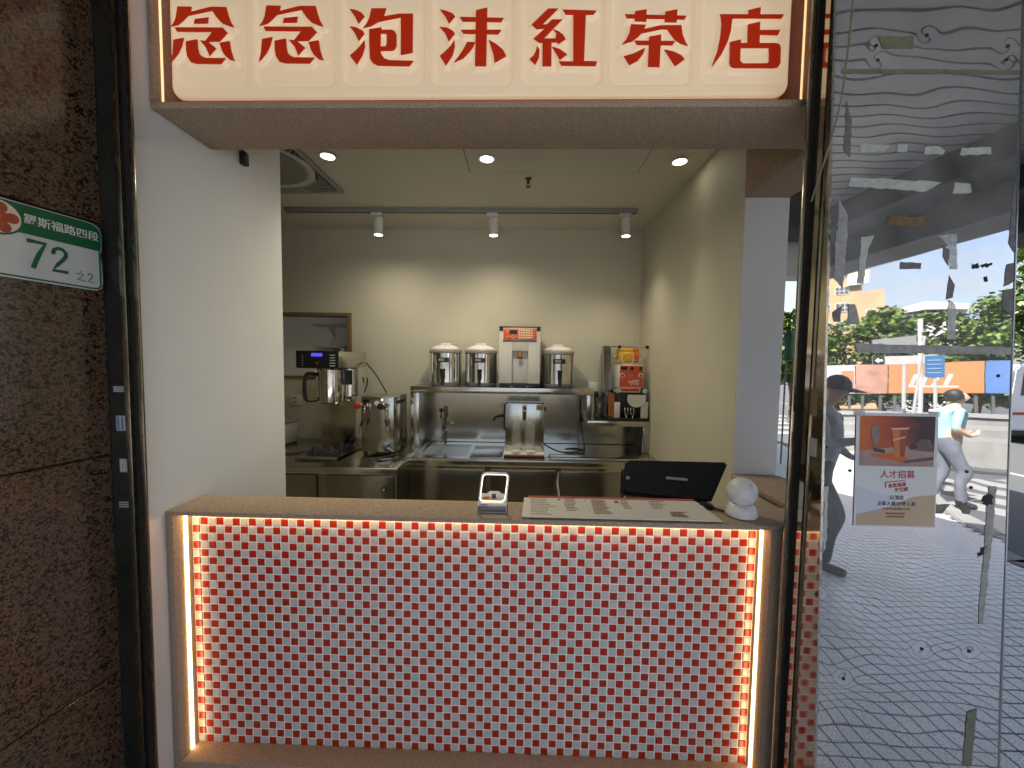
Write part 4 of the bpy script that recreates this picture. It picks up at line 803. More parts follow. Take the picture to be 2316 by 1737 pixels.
# ---- syrup dispenser
sd_ = thing('syrup_dispenser', 'white syrup dispenser with orange keypad between the tea urns', 'dispenser', (-.025, 3.13, 1.286))
dx0, dx1, dy0, dy1 = -.182, .131, 3.0, 3.27
boxes('housing', [(dx0, dx1, dy0 + .05, dy1, 1.318, 1.742), (dx0, -.082, dy0, dy0 + .0498, 1.318, 1.742), (.040, dx1, dy0, dy0 + .0498, 1.318, 1.742), (-.0818, .0398, dy0, dy0 + .0498, 1.565, 1.742)], off_white, sd_, bev=.002)
box('base', dx0 + .004, dx1 - .004, dy0 - .005, dy1, 1.287, 1.317, black_plastic, sd_, bev=.004)
boxes('drip_mark', [(-.09, -.075, dy0 - .007, dy0 - .0055, 1.293, 1.296), (.03, .046, dy0 - .007, dy0 - .0055, 1.293, 1.296)], chrome, sd_)
box('top_cap', dx0 - .001, dx1 + .001, dy0 - .004, dy1, 1.7425, 1.750, black_plastic, sd_, bev=.002)
boxes('corner_block', [(dx0, -.152, dy0 - .003, dy0 - .0004, 1.715, 1.7422), (.103, dx1, dy0 - .003, dy0 - .0004, 1.715, 1.7422)], black_plastic, sd_)
kp = box('keypad', -.150, .101, dy0 - .006, dy0 - .0005, 1.652, 1.733, orange_print, sd_, bev=.002)
box('display', -.104, -.046, dy0 - .0075, dy0 - .0062, 1.692, 1.722, black_gloss, kp)
for r_ in range(4):
    for c_ in range(6): box('button', -.037 + c_ * .0185, -.0225 + c_ * .0185, dy0 - .0078, dy0 - .0062, 1.660 + r_ * .0182, 1.6725 + r_ * .0182, cream_print, kp)
for a, b in ((-.12, .716), (-.12, .672), (-.095, .674), (-.077, .684), (-.077, .664), (-.058, .674)): disc('round_button', (a, dy0 - .0062, 1 + b), .0065, .0015, M('key_peach', (.78, .42, .22), .4), kp, n=12)
boxes('indicator', [(.078, .082, dy0 - .0075, dy0 - .0062, 1.66 + .019 * q, 1.665 + .019 * q) for q in range(4)], white_print, kp)
box('slot_line', -.154, .104, dy0 - .003, dy0 - .0004, 1.636, 1.645, black_plastic, sd_)
lathe('nozzle', [(0, 0), (.015, 0), (.017, .045), (0, .045)], (-.022, dy0 + .022, 1.520), amber, sd_, n=16); lathe('nozzle_tip', [(0, 0), (.018, 0), (.018, .012), (0, .012)], (-.022, dy0 + .022, 1.5075), black_plastic, sd_, n=16)
# ---- cup sealing machine
cs = thing('cup_sealer', 'orange fronted cup sealing machine with a roll of yellow film', 'sealing machine', (.81, 3.15, 1.043))
box('base', .655, .968, 3.0, 3.29, 1.0425, 1.066, black_plastic, cs, bev=.003)
prism('back_column', [(.655, 3.30, 1.0662), (.655, 3.13, 1.0662), (.655, 3.22, 1.62), (.655, 3.30, 1.625)], (.055, 0, 0), dark_steel, cs)
prism('side_cover', [(.672, 3.08, 1.07), (.700, 3.005, 1.07), (.700, 3.005, 1.24), (.672, 3.08, 1.255)], (.012, .02, 0), M('rust_orange', (.34, .13, .04), .5, noise=(18, .2)), cs)
box('left_guard', .702, .745, 3.0, 3.03, 1.0665, 1.185, off_white, cs, bev=.002)
box('right_guard', .905, .955, 3.0, 3.03, 1.0665, 1.19, off_white, cs, bev=.002)
hm = [(.80, 1.245), (.935, 1.245), (.935, 1.215)] + [(.865 + .07 * math.cos(a), 1.215 - .065 * math.sin(a)) for a in [math.pi * q / 12 for q in range(1, 12)]] + [(.795, 1.215)]
prism('cup_shield', [(x, 2.992, z) for x, z in hm], (0, .006, 0), off_white, cs)
box('sealing_head', .72, .95, 3.035, 3.28, 1.10, 1.27, black_plastic, cs, bev=.004)
boxes('cup_guide', [(.78 + .022 * q, .788 + .022 * q, 3.008, 3.02, 1.09, 1.145) for q in range(4)], steel, cs, bev=.001)
boxes('slide_foot', [(.79, .796, 2.997, 3.005, 1.067, 1.09), (.838, .844, 2.997, 3.005, 1.067, 1.09)], white_plastic, cs)
for x in (.722, .928): disc('roller', (x, 3.05, 1.275), .019, .05, chrome, cs)
box('red_plate', .742, .896, 3.012, 3.034, 1.262, 1.297, white_plastic, cs, bev=.001); box('warning_strip', .748, .890, 3.0105, 3.0118, 1.268, 1.292, red_print, cs)
cb = box('control_box', .732, .918, 3.01, 3.20, 1.298, 1.470, white_plastic, cs, bev=.003)
box('control_face', .737, .913, 3.0075, 3.0095, 1.303, 1.465, M('face_orange', (.58, .085, .03), .4, noise=(20, .05)), cb)
box('display', .744, .790, 3.0055, 3.0072, 1.434, 1.458, black_gloss, cb); disc('knob', (.826, 3.0072, 1.445), .012, .01, black_plastic, cb); box('rocker', .882, .904, 3.0045, 3.0072, 1.430, 1.458, M('dark_green', (.01, .06, .03), .3), cb)
for x, m_ in ((.757, M('btn_red', (.25, .03, .02), .4)), (.893, M('btn_green', (.06, .17, .03), .4))):
    disc('button_ring', (x, 3.0072, 1.390), .017, .003, white_plastic, cb); disc('push_button', (x, 3.0041, 1.390), .011, .003, m_, cb)
box('socket', .814, .838, 3.0045, 3.0072, 1.375, 1.403, M('socket_pink', (.45, .20, .15), .4), cb)
text('logo', '念念泡沫', .020, (.806, 3.0066, 1.333), (1, 0, .16), (-.16, 0, 1), cream_print, cb, .0006, .0003); text('logo', '紅茶店', .020, (.824, 3.0066, 1.313), (1, 0, .16), (-.16, 0, 1), cream_print, cb, .0006, .0003)
lathe('film_roll', [(0, 0), (.055, 0), (.055, .115), (0, .115)], (.742, 3.12, 1.545), yellow_film, cs, axis=(1, 0, 0), n=30)
lathe('film_end', [(0, 0), (.06, 0), (.058, .04), (0, .04)], (.8575, 3.12, 1.545), M('film_orange', (.62, .16, .04), .3, noise=(40, .3), coat=.4), cs, axis=(1, 0, 0), n=30)
tube('film_rod', [(.69, 3.07, 1.610), (.945, 3.07, 1.606)], .007, chrome, cs); tube('rod', [(.71, 3.12, 1.545), (.925, 3.12, 1.545)], .009, chrome, cs)
for x in (.735, .945): disc('rod_knob', (x, 3.07, 1.608), .013, .02, black_plastic, cs, axis=(1, 0, 0))
tube('film_hoop', [(.805 + .046 * math.cos(a), 3.055, 1.517 + .046 * math.sin(a)) for a in [2 * math.pi * q / 24 for q in range(25)]], .003, cream_print, cs, 6)
# ---- coffee brewer
br = thing('coffee_brewer', 'tall stainless coffee brewer with black control head and steel jug', 'coffee machine', (-1.4, 2.8, BZ))
box('head', -1.530, -1.243, 2.632, 3.09, 1.422, 1.536, steel, br, bev=.003)
hp = box('head_panel', -1.532, -1.241, 2.620, 2.6315, 1.420, 1.538, black_gloss, br, bev=.003)
box('screen', -1.425, -1.350, 2.6185, 2.6198, 1.500, 1.522, blue_screen, hp)
boxes('button', [(-1.49, -1.482, 2.6185, 2.6198, 1.436 + .017 * q, 1.441 + .017 * q) for q in range(5)] + [(-1.30, -1.262, 2.6185, 2.6198, 1.434 + .018 * q, 1.441 + .018 * q) for q in range(5)], grey_plastic, hp)
disc('dial', (-1.385, 2.6195, 1.455), .012, .004, M('dial_red', (.12, .02, .02), .4), hp)
for x in (-1.335, -1.32): box('vent_pipe', x, x + .008, 2.85, 2.858, 1.5365, 1.565, chrome, br)
box('tower', -1.525, -1.262, 2.935, 3.085, BZ + .022, 1.4215, steel, br, bev=.003)
box('tower_edge', -1.2617, -1.256, 2.93, 3.088, BZ + .03, 1.4215, chrome, br)
box('base_tray', -1.523, -1.232, 2.575, 3.085, BZ + .018, BZ + .0215, steel_h, br); box('tray_lip', -1.523, -1.232, 2.565, 2.5745, BZ + .006, BZ + .030, steel_h, br, bev=.002)
for x in (-1.48, -1.27): lathe('foot', [(0, 0), (.014, 0), (.014, .017), (0, .017)], (x, 2.60, BZ + .0005), chrome, br, n=14)
lathe('jug', [(0, 0), (.075, 0), (.088, .01), (.092, .10), (.090, .235), (.080, .246), (0, .246)], (-1.372, 2.76, 1.172), chrome, br, n=36)
tube('jug_handle', smooth_path([(-1.435, 2.69, 1.375), (-1.475, 2.655, 1.378), (-1.487, 2.645, 1.33), (-1.487, 2.645, 1.24), (-1.475, 2.655, 1.20), (-1.43, 2.695, 1.20)]), .0135, black_plastic, br)
lathe('brew_funnel', [(0, 0), (.06, 0), (.062, .20), (0, .20)], (-1.275, 2.87, 1.215), steel, br, n=26); box('funnel_label', -1.285, -1.228, 2.800, 2.806, 1.30, 1.405, black_plastic, br)
for x in (-1.40, -1.33, -1.30): lathe('spout', [(0, 0), (.010, 0), (.014, .018), (0, .018)], (x, 2.74 + (x + 1.4) * .6, 1.152), chrome, br, n=12)
# dark star shaped pieces on the brewer tray
STAR_L = ['dark star shaped knob lying at the front left of the brewer tray', 'dark star shaped knob at the front right of the brewer tray', 'dark star shaped knob furthest back on the brewer tray']
for k, (x, y, s) in enumerate(((-1.43, 2.66, 1), (-1.315, 2.66, 1.0), (-1.33, 2.84, 1.25))):
    t = thing('star_knob', STAR_L[k], 'knob', (x, y, BZ + .022), 'star knobs on the brewer tray')
    pts = []
    for q in range(20):
        a = 2 * math.pi * q / 20; rr = (.052 if q % 4 < 2 else .030) * s; pts.append((x + rr * math.cos(a + k), y + rr * math.sin(a + k), BZ + .0220))
    prism('knob_body', pts, (0, 0, .026), M('knob_dark', (.02, .022, .035), .5), t); lathe('knob_boss', [(0, 0), (.022 * s, 0), (.016 * s, .028), (0, .032)], (x, y, BZ + .0482), M('knob_dark', (.02, .022, .035), .5), t, n=14)
# ---- steam box
stm = thing('milk_steamer', 'stainless milk steamer box with gauge and two steam wands', 'steamer', (-1.02, 2.9, BZ))
box('body', -1.142, -.908, 2.745, 3.06, BZ + .028, 1.222, steel, stm, bev=.004)
box('side_vent', -.9072, -.9055, 2.80, 3.00, 1.165, 1.19, slot_black, stm)
for x, y in ((-1.12, 2.77), (-.93, 2.77), (-1.12, 3.03), (-.93, 3.03)): lathe('foot', [(0, 0), (.014, 0), (.014, .027), (0, .027)], (x, y, BZ + .0005), black_plastic, stm, n=12)
box('timer', -1.125, -1.080, 2.740, 2.7445, 1.180, 1.203, black_gloss, stm); disc('gauge', (-1.025, 2.7445, 1.178), .022, .010, chrome, stm); disc('gauge_face', (-1.025, 2.7343, 1.178), .017, .0015, plate_white, stm); box('pilot_light', -.995, -.985, 2.742, 2.7445, 1.198, 1.206, M('pilot', (.8, .9, .5), .4, emit=((.8, 1, .5), 1.5)), stm)
for x, mk in ((-1.150, M('knob_red', (.35, .03, .02), .4)), (-.985, black_plastic)):
    lathe('knob', [(0, 0), (.020, 0), (.024, .012), (.020, .028), (0, .03)], (x, 2.715, 1.160), mk, stm, axis=(0, -1, 0), n=18)
for x0, dxw in ((-1.105, -.03), (-.955, .02)):
    tube('valve', [(x0 - .035, 2.725, 1.162), (x0 + .02, 2.725, 1.166)], .012, chrome, stm)
    tube('steam_wand', smooth_path([(x0, 2.725, 1.155), (x0 + .004, 2.70, 1.12), (x0 + dxw * .3, 2.70, 1.05), (x0 + dxw, 2.70, .99), (x0 + dxw * 1.1, 2.70, .965)]), .006, chrome, stm); tube('wand_grip', [(x0 + dxw * .25, 2.70, 1.06), (x0 + dxw * .7, 2.70, 1.02)], .009, black_plastic, stm)
# ---- water dispenser with bottles
wd = thing('water_dispenser', 'stainless water dispenser box with CE mark on the sink bench', 'dispenser', (.02, 2.95, BZ))
box('housing', -.122, .163, 2.875, 3.06, BZ + .022, 1.178, steel, wd, bev=.004); box('drip_tray', -.128, .168, 2.80, 3.06, BZ + .0025, BZ + .0215, off_white, wd, bev=.003); box('tray_edge', -.126, .166, 2.797, 2.7995, BZ + .001, BZ + .012, M('rust_red', (.24, .07, .03), .5), wd)
box('level_strip', .002, .034, 2.870, 2.8745, 1.045, 1.168, chrome, wd); box('level_window', .008, .028, 2.868, 2.8698, 1.055, 1.155, M('level_blue', (.02, .02, .06), .3), wd); disc('level_button', (.018, 2.8678, 1.125), .007, .002, white_plastic, wd)
text('ce_mark', 'CE', .026, (.112, 2.8735, 1.138), (1, 0, 0), (0, 0, 1), dark_print, wd, .0006); box('ce_label', .105, .155, 2.8738, 2.8748, 1.130, 1.168, M('label_gold', (.30, .22, .08), .4), wd)
tube('side_tap', smooth_path([(-.123, 2.93, 1.075), (-.16, 2.91, 1.08), (-.20, 2.89, 1.07), (-.208, 2.885, 1.045)]), .011, black_plastic, wd); box('side_bracket', -.136, -.1225, 2.89, 2.95, .98, 1.17, black_plastic, wd); box('side_knob', .1635, .178, 2.90, 2.93, 1.12, 1.15, black_plastic, wd)
for k, x in enumerate((-.040, .062)):
    t = thing('clear_bottle', ('left', 'right')[k] + ' clear plastic bottle with white base before the water dispenser', 'bottle', (x, 2.835, BZ + .022), 'clear bottles at the water dispenser')
    lathe('bottle', [(.0, .010), (.033, .010), (.036, .02), (.036, .10), (.030, .15), (.034, .18), (.028, .215), (.015, .235), (.014, .262), (0, .262)] if k == 0 else [(0, .010), (.036, .010), (.036, .19), (.020, .225), (.014, .235), (.014, .255), (0, .255)], (x, 2.835, BZ + .022), clear_plastic, t, n=22)
    lathe('cap', [(0, 0), (.039, 0), (.039, .016), (0, .016)], (x, 2.835, BZ + .0218), white_plastic, t, n=22)
# ---- sink tap
tp = thing('sink_tap', 'chrome upright tap standing behind the sink basin', 'tap', (-.66, 3.25, BZ))
tube('riser', [(-.66, 3.255, BZ - .003), (-.66, 3.255, 1.04)], .011, chrome, tp, 12); tube('spout', smooth_path([(-.66, 3.25, .94), (-.645, 3.21, .945), (-.62, 3.17, .935), (-.612, 3.16, .915)]), .010, chrome, tp, 10)
lathe('valve_body', [(0, 0), (.020, 0), (.026, .02), (.018, .05), (.022, .07), (0, .08)], (-.66, 3.255, 1.0), chrome, tp, n=16); disc('handle', (-.665, 3.225, 1.075), .017, .02, black_plastic, tp)
# ---- cables
CB = [('black power cable looping behind the cup sealing machine', [(.60, 3.30, 1.20), (.615, 3.28, 1.12), (.60, 3.25, 1.06), (.56, 3.2, 1.05), (.555, 3.15, 1.055), (.62, 3.10, 1.05), (.66, 3.1, 1.05)]),
      ('black cable coiled on the bench beside the water dispenser', [(.165, 3.0, .86), (.22, 2.98, .83), (.30, 2.95, .806), (.40, 2.97, .806), (.47, 3.0, .81), (.42, 3.05, .815), (.34, 3.02, .815), (.40, 2.99, .82), (.48, 3.04, .808), (.50, 3.12, .815), (.495, 3.2, .90), (.49, 3.305, 1.05), (.49, 3.305, 1.18)]),
      ('black cable hanging from the coffee brewer head', [(-1.235, 3.07, 1.46), (-1.16, 3.09, 1.36), (-1.10, 3.09, 1.26), (-1.075, 3.08, 1.225)]),
      ('black cable dropping behind the milk steamer', [(-1.24, 3.10, 1.34), (-1.245, 3.12, 1.29), (-1.28, 3.13, 1.20), (-1.31, 3.14, 1.05), (-1.31, 3.14, .85)]),
      ('tangled black cable on the left bench by the milk steamer', [(-.90, 3.0, .96), (-.875, 2.95, .85), (-.88, 2.80, .812), (-.93, 2.70, .806), (-.99, 2.66, .806), (-.95, 2.58, .806), (-.86, 2.60, .810), (-.82, 2.68, .81), (-.88, 2.72, .818), (-.95, 2.65, .815), (-1.03, 2.62, .806)]),
      ('black cable lying at the far left of the left bench', [(-1.9, 2.72, .806), (-1.75, 2.70, .808), (-1.62, 2.74, .807), (-1.55, 2.78, .812), (-1.56, 2.90, .806)])]
for lb_, pts in CB: tag(tube('power_cable', smooth_path(pts), .0055, black_plastic), lb_, 'cable')
so = thing('wall_socket', 'white double wall socket below the framed opening', 'socket', (-1.95, BACK, 1.13)); box('plate', -2.01, -1.905, BACK - .008, BACK - .0005, 1.085, 1.175, white_plastic, so, bev=.003); boxes('outlet', [(-1.975, -1.945, BACK - .0095, BACK - .0082, 1.11, 1.118), (-1.975, -1.945, BACK - .0095, BACK - .0082, 1.14, 1.148)], slot_black, so)
so = thing('wall_switch', 'small white wall socket by the cup sealing machine', 'socket', (.60, BACK, 1.26)); box('plate', .555, .645, BACK - .008, BACK - .0005, 1.20, 1.32, white_plastic, so, bev=.003); box('plug', .60, .63, BACK - .05, BACK - .009, 1.20, 1.245, black_plastic, so, bev=.003)
t = thing('white_bin', 'white lidded box at the far left of the left bench', 'box', (-2.05, 3.0, BZ)); box('tub', -2.25, -1.86, 2.9, 3.2, BZ + .001, .965, white_plastic, t, bev=.01); box('lid', -2.255, -1.855, 2.895, 3.205, .9655, .98, grey_plastic, t, bev=.004)
# ---- desk inside the counter, till screen
dk = thing('till_desk', 'low inner desk behind the counter carrying the till', 'desk', (.4, 1.55, 0)); box('desk_top', -.9, .955, 1.3535, 1.76, .79, .813, steel_h, dk, bev=.003); box('desk_side', -.9, -.88, 1.36, 1.77, .01, .7895, dark_steel, dk); box('desk_side', .935, .955, 1.36, 1.77, .01, .7895, dark_steel, dk)
pos = thing('till_screen', 'black till screen seen from behind on the counter', 'monitor', (.59, 1.55, .885))
F4 = [Vector(p) for p in ((.385, 1.515, .975), (.716, 1.470, .964), (.842, 1.60, 1.090), (.428, 1.60, 1.091))]
nn_ = (F4[1] - F4[0]).cross(F4[3] - F4[0]).normalized()
bm = bmesh.new(); add_prism(bm, F4, -nn_ * .030); bmesh.ops.bevel(bm, geom=list(bm.edges), offset=.011, segments=4, affect='EDGES'); bm_obj('screen_shell', bm, black_plastic, pos, True)
cen = (F4[0] + F4[1] + F4[2] + F4[3]) / 4
uu = (F4[1] - F4[0]).normalized(); vv = (F4[3] - F4[0]).normalized()
prism('logo_strip', [cen + uu * a + vv * b + nn_ * .0008 for a, b in ((-.02, -.005), (.06, -.005), (.06, .006), (-.02, .006))], nn_ * .0006, tape_grey, pos)
prism('port_cover', [F4[0] + uu * a + vv * b + nn_ * .0008 for a, b in ((.012, .075), (.026, .075), (.026, .062), (.012, .062))], nn_ * .0006, grey_plastic, pos)
tube('neck', [(.592, 1.56, 1.01), (.592, 1.58, .95), (.595, 1.59, .83)], [.05, .046, .05], black_plastic, pos, 16); lathe('stand', [(0, 0), (.10, 0), (.10, .012), (.05, .022), (0, .022)], (.595, 1.59, .8135), black_plastic, pos)
tag(tube('lamp_cable', smooth_path([(.60, 1.36, .90), (.612, 1.34, .998), (.635, 1.32, 1.006), (.655, 1.30, 1.0), (.685, 1.285, .997)]), .004, black_plastic), 'short black cable behind the white round lamp', 'cable')
tag(lathe('black_puck', [(0, 0), (.022, 0), (.024, .008), (.018, .014), (0, .015)], (.635, 1.337, .9922), black_plastic), 'small black round cable box beside the white round lamp', 'cable box')
lm = thing('round_lamp', 'white two-sphere lamp at the right end of the counter', 'lamp', (.716, 1.268, .992))
lathe('base', [(0, 0), (.040, 0), (.046, .004), (.0475, .012), (.045, .024), (.038, .036), (.032, .042), (0, .043)], (.714, 1.270, .9922), white_plastic, lm, n=32)
lathe('globe', [(.0, -.0455)] + [(.0455 * math.cos(a), .0455 * math.sin(a)) for a in [R(q) for q in range(-75, 90, 15)]] + [(0, .0455)], (.714, 1.270, 1.072), white_plastic, lm, n=32, axis=(.05, -.1, 1))
disc('foot_ring', (.714, 1.270, .9921), .043, .0015, M('ring_red', (.25, .06, .05), .5), lm, axis=(0, 0, 1), n=28)
# ---- payment code scanner
sc_ = thing('payment_scanner', 'small white payment scanner with a square ring stand on the counter', 'scanner', (-.092, 1.29, .992))
prism('base', [(-.140, 1.246, .9925), (-.140, 1.334, .9925), (-.140, 1.334, 1.026), (-.140, 1.250, 1.022)], (.094, 0, 0), white_plastic, sc_)
box('front_window', -.1385, -.0475, 1.2435, 1.2475, .9955, 1.0135, M('scanner_grey', (.15, .14, .15), .3), sc_, bev=.001)
ring = rrect(-.1365, -.0495, 0, .092, .012, 5); ring.append(ring[0])
tube('ring_frame', [(x + z * .10, 1.262 + z * .12, 1.022 + z) for x, z in ring], .0036, white_plastic, sc_, 8)
tube('ring_glow', [(x * .93 - .0065 + z * .10, 1.2595 + z * .12, 1.0252 + z * .93) for x, z in ring], .0012, M('ring_glow', (1, .85, .65), .5, emit=((1, .75, .5), 1.2)), sc_, 6)
prism('camera_head', [(-.118, 1.292, 1.024), (-.062, 1.292, 1.024), (-.066, 1.292, 1.036), (-.074, 1.292, 1.042), (-.104, 1.292, 1.042), (-.113, 1.292, 1.036)], (0, .02, 0), white_plastic, sc_)
box('lens', -.0965, -.083, 1.2895, 1.2918, 1.0255, 1.0385, black_gloss, sc_); prism('orange_tag', [(-.130, 1.285, 1.0235), (-.105, 1.285, 1.0235), (-.108, 1.285, 1.031), (-.122, 1.285, 1.031)], (0, .004, 0), orange_print, sc_)
boxes('mark', [(-.132 + .005 * q, -.1288 + .005 * q, 1.2468, 1.2485, 1.0165, 1.019) for q in range(5)], dark_print, sc_)
# ---- menu boards
def menu(nm, label, pts, th, mat): 
    t = thing(nm, label, 'menu', pts[0]); prism('board', pts, (0, 0, th), mat, t); return t
mo = menu('orange_menu', 'orange menu board behind the white menu on the counter', [(.022, 1.3435, .9925), (.600, 1.3435, .9925), (.596, 1.3515, 1.0120), (.026, 1.3515, 1.0120)], .004, orange_print)
mw = menu('white_menu', 'long white menu board with price columns lying on the counter', [(.004, 1.204, .9970), (.622, 1.204, .9970), (.600, 1.342, 1.0090), (.012, 1.342, 1.0090)], .003, M('menu_white', (.66, .63, .56), .45, noise=(8, .03)))
rnd = random.Random(3); bm = bmesh.new(); bm2 = bmesh.new()
def menu_mark(b, x, t0, w_, h_):
    y = 1.206 + t0 * .134; z = 1.0004 + t0 * .0121
    add_prism(b, [(x, y, z), (x + w_, y, z), (x + w_, y + h_, z + h_ * .09), (x, y + h_, z + h_ * .09)], (0, 0, .0002))
for x0, n_, w_, t1, t2 in ((.03, 9, .085, .10, .92), (.145, 9, .045, .32, .95), (.215, 3, .006, .3, .9), (.235, 12, .065, .2, .92), (.315, 4, .006, .25, .9), (.335, 6, .04, .5, .92), (.43, 5, .06, .55, .92), (.475, 6, .06, .12, .36)):
    for q in range(n_):
        tt = t1 + (t2 - t1) * q / max(1, n_ - 1); x = x0 + rnd.uniform(0, .006); xe_ = x0 + w_ * rnd.uniform(.55, 1)
        while x < xe_:
            d = rnd.uniform(.003, .009); menu_mark(bm if rnd.random() < .7 else bm2, x, tt, d * .8, .0042); x += d
bm_obj('printed_text', bm, brown_print, mw)['kind'] = 'stuff'; bm_obj('printed_text', bm2, M('ink_rust', (.30, .10, .05), .6), mw)['kind'] = 'stuff'
bm = bmesh.new(); menu_mark(bm, .125, .88, .012, .010); menu_mark(bm, .318, .80, .013, .016); bm_obj('printed_icon', bm, brown_print, mw)

# ================================================================== THE STREET (seen in the steel panel and at the right)
# ---- hoarding boards across the road on a low concrete wall
hdir = Vector((11.33 - 8.57, -7.19 + 9.35, 0)).normalized(); hn = Vector((-hdir.y, hdir.x, 0))      # hn faces the shop
h0 = Vector((8.57, -9.35, 0))
def HP(s, z, out=0.0): return h0 + hdir * s + hn * out + Vector((0, 0, z))
def hbox(nm, s0, s1, z0, z1, o0, o1, mat, par): return prism(nm, [HP(s0, z0, o0), HP(s1, z0, o0), HP(s1, z1, o0), HP(s0, z1, o0)], hn * (o1 - o0), mat, par)
lw = thing('street_wall', 'low grey concrete wall under the hoarding boards across the road', 'wall', tuple(HP(2, -.13)))
hbox('wall', -14, 16, -.13, 1.0, -.5, -.2, concrete, lw); hbox('coping', -14, 16, 1.001, 1.10, -.55, -.15, conc_dark, lw)
WB = M('board_white', (.36, .35, .39), .45); ORB = M('board_orange', (.36, .15, .06), .45, noise=(1.5, .1)); BLB = M('board_blue', (.07, .14, .34), .45, noise=(1, .15)); PKB = M('board_photo', (.28, .15, .11), .5, noise=(3, .35)); ICON = M('icon_purple', (.16, .16, .38), .5)
def board(label, s0, s1, mat, z0=1.6, z1=2.38):
    t = thing('hoarding_board', label, 'billboard', tuple(HP((s0 + s1) / 2, z0))); hbox('panel', s0, s1, z0, z1, -.12, -.08, mat, t)
    for s in (s0 + .1, s1 - .16): hbox('support', s, s + .06, 1.1, z0 + .2, -.20, -.125, conc_dark, t)
    return t
b1 = board('white hoarding board with three purple round icons across the road', -3.6, .72, WB)
for s in (-.50, -.28, -.03): lathe('icon', [(.055, 0), (.095, 0), (.095, .01), (.055, .01), (.055, 0)], HP(s, 2.04, -.079), ICON, b1, axis=tuple(hn), n=20); lathe('icon_core', [(0, 0), (.03, 0), (.03, .01), (0, .01)], HP(s, 2.04, -.079), ICON, b1, axis=tuple(hn), n=12)
for s in (-.50, -.28, -.03): hbox('caption', s - .07, s + .07, 1.86, 1.885, -.08, -.077, tape_grey, b1)
b2 = board('orange and pink photo hoarding board beside the white icon board', .74, 1.35, PKB); hbox('orange_tab', .42, .70, 1.72, 2.22, -.079, -.07, ORB, b2)
b3 = board('long orange hoarding board with slanted white lettering', 1.37, 3.02, ORB)
for s in (1.75, 1.95, 2.15, 2.35): prism('stroke', [HP(s, 1.78, -.079), HP(s + .06, 1.78, -.079), HP(s + .16, 2.08, -.079), HP(s + .10, 2.08, -.079)], hn * .004, white_print, b3)
hbox('stroke', 1.75, 2.6, 1.76, 1.785, -.0792, -.076, white_print, b3)
b4 = board('blue hoarding board right of the orange one', 3.04, 9.5, BLB)
gr = thing('guard_rail', 'grey steel guard rail along the far side of the road', 'guard rail', tuple(HP(2, -.13, 1.6)))
for z in (.55, .80, 1.05): hbox('rail', -14, 16, z, z + .09, 1.5, 1.56, M('rail_grey', (.28, .28, .28), .5, .4), gr)
for k in range(16): hbox('post', -13.5 + k * 1.9, -13.4 + k * 1.9, -.13, 1.2, 1.40, 1.495, M('rail_grey', (.28, .28, .28), .5, .4), gr)
# ---- street signs on the pavement edge
def post_sign(nm, label, base, parts):
    t = thing(nm, label, 'street sign', base); return t
ps = post_sign('white_sign_post', 'tall white sign post with a dark side arm by the road', (6.66, -4.64, -.13), 0)
box('post', 6.645, 6.70, -4.68, -4.64, -.13, 2.78, M('post_white', (.42, .42, .42), .5), ps, bev=.01); tube('leaning_pole', [(6.5, -4.78, -.13), (6.70, -4.62, 2.5)], .022, tape_grey, ps)
prism('side_arm', [(6.18, -4.97, 2.38), (6.615, -4.665, 2.36), (6.615, -4.665, 2.52), (6.18, -4.97, 2.47)], (.02, -.04, 0), M('sign_grey', (.16, .16, .17), .5), ps)
for z in (2.45, 2.55): disc('bolt', (6.67, -4.629, z), .012, .004, dark_print, ps, axis=(0, 1, 0), n=8)
bs = thing('blue_notice_board', 'blue information board hung on a pole near the white sign post', 'street sign', (6.78, -4.5, -.13))
prism('board', [(6.68, -4.585, 1.79), (6.86, -4.455, 1.79), (6.86, -4.455, 2.16), (6.68, -4.585, 2.16)], (.012, -.018, 0), M('notice_blue', (.03, .10, .22), .4), bs); tube('pole', [(6.79, -4.54, -.13), (6.79, -4.54, 2.2)], .025, tape_grey, bs)
for z in (1.86, 1.93, 2.0, 2.07): prism('text_line', [(6.70, -4.568, z), (6.83, -4.474, z), (6.83, -4.474, z + .02), (6.70, -4.568, z + .02)], (-.003, .0045, 0), M('line_blue', (.12, .22, .36), .5), bs)
sg2 = thing('arrow_sign', 'long grey direction sign with a black arrow square', 'street sign', (7.1, -5.5, -.13))
prism('board', [(6.83, -5.72, 2.10), (7.55, -5.22, 2.10), (7.55, -5.22, 2.26), (6.83, -5.72, 2.26)], (.03, -.045, 0), tape_grey, sg2)
ad_ = Vector((.72, .50, 0)).normalized(); an_ = Vector((-ad_.y, ad_.x, 0)); a0_ = Vector((6.83, -5.72, 2.10))
prism('arrow_square', [a0_ + ad_ * a + Vector((0, 0, z)) + an_ * .004 for a, z in ((.0, 0), (.16, 0), (.16, .16), (0, .16))], an_ * .004, black_plastic, sg2)
prism('arrow', [a0_ + ad_ * a + Vector((0, 0, z)) + an_ * .0095 for a, z in ((.03, .08), (.08, .13), (.08, .095), (.13, .095), (.13, .065), (.08, .065), (.08, .03))], an_ * .003, white_print, sg2)
tube('pole', [(7.2, -5.50, -.13), (7.2, -5.50, 2.1)], .03, tape_grey, sg2)
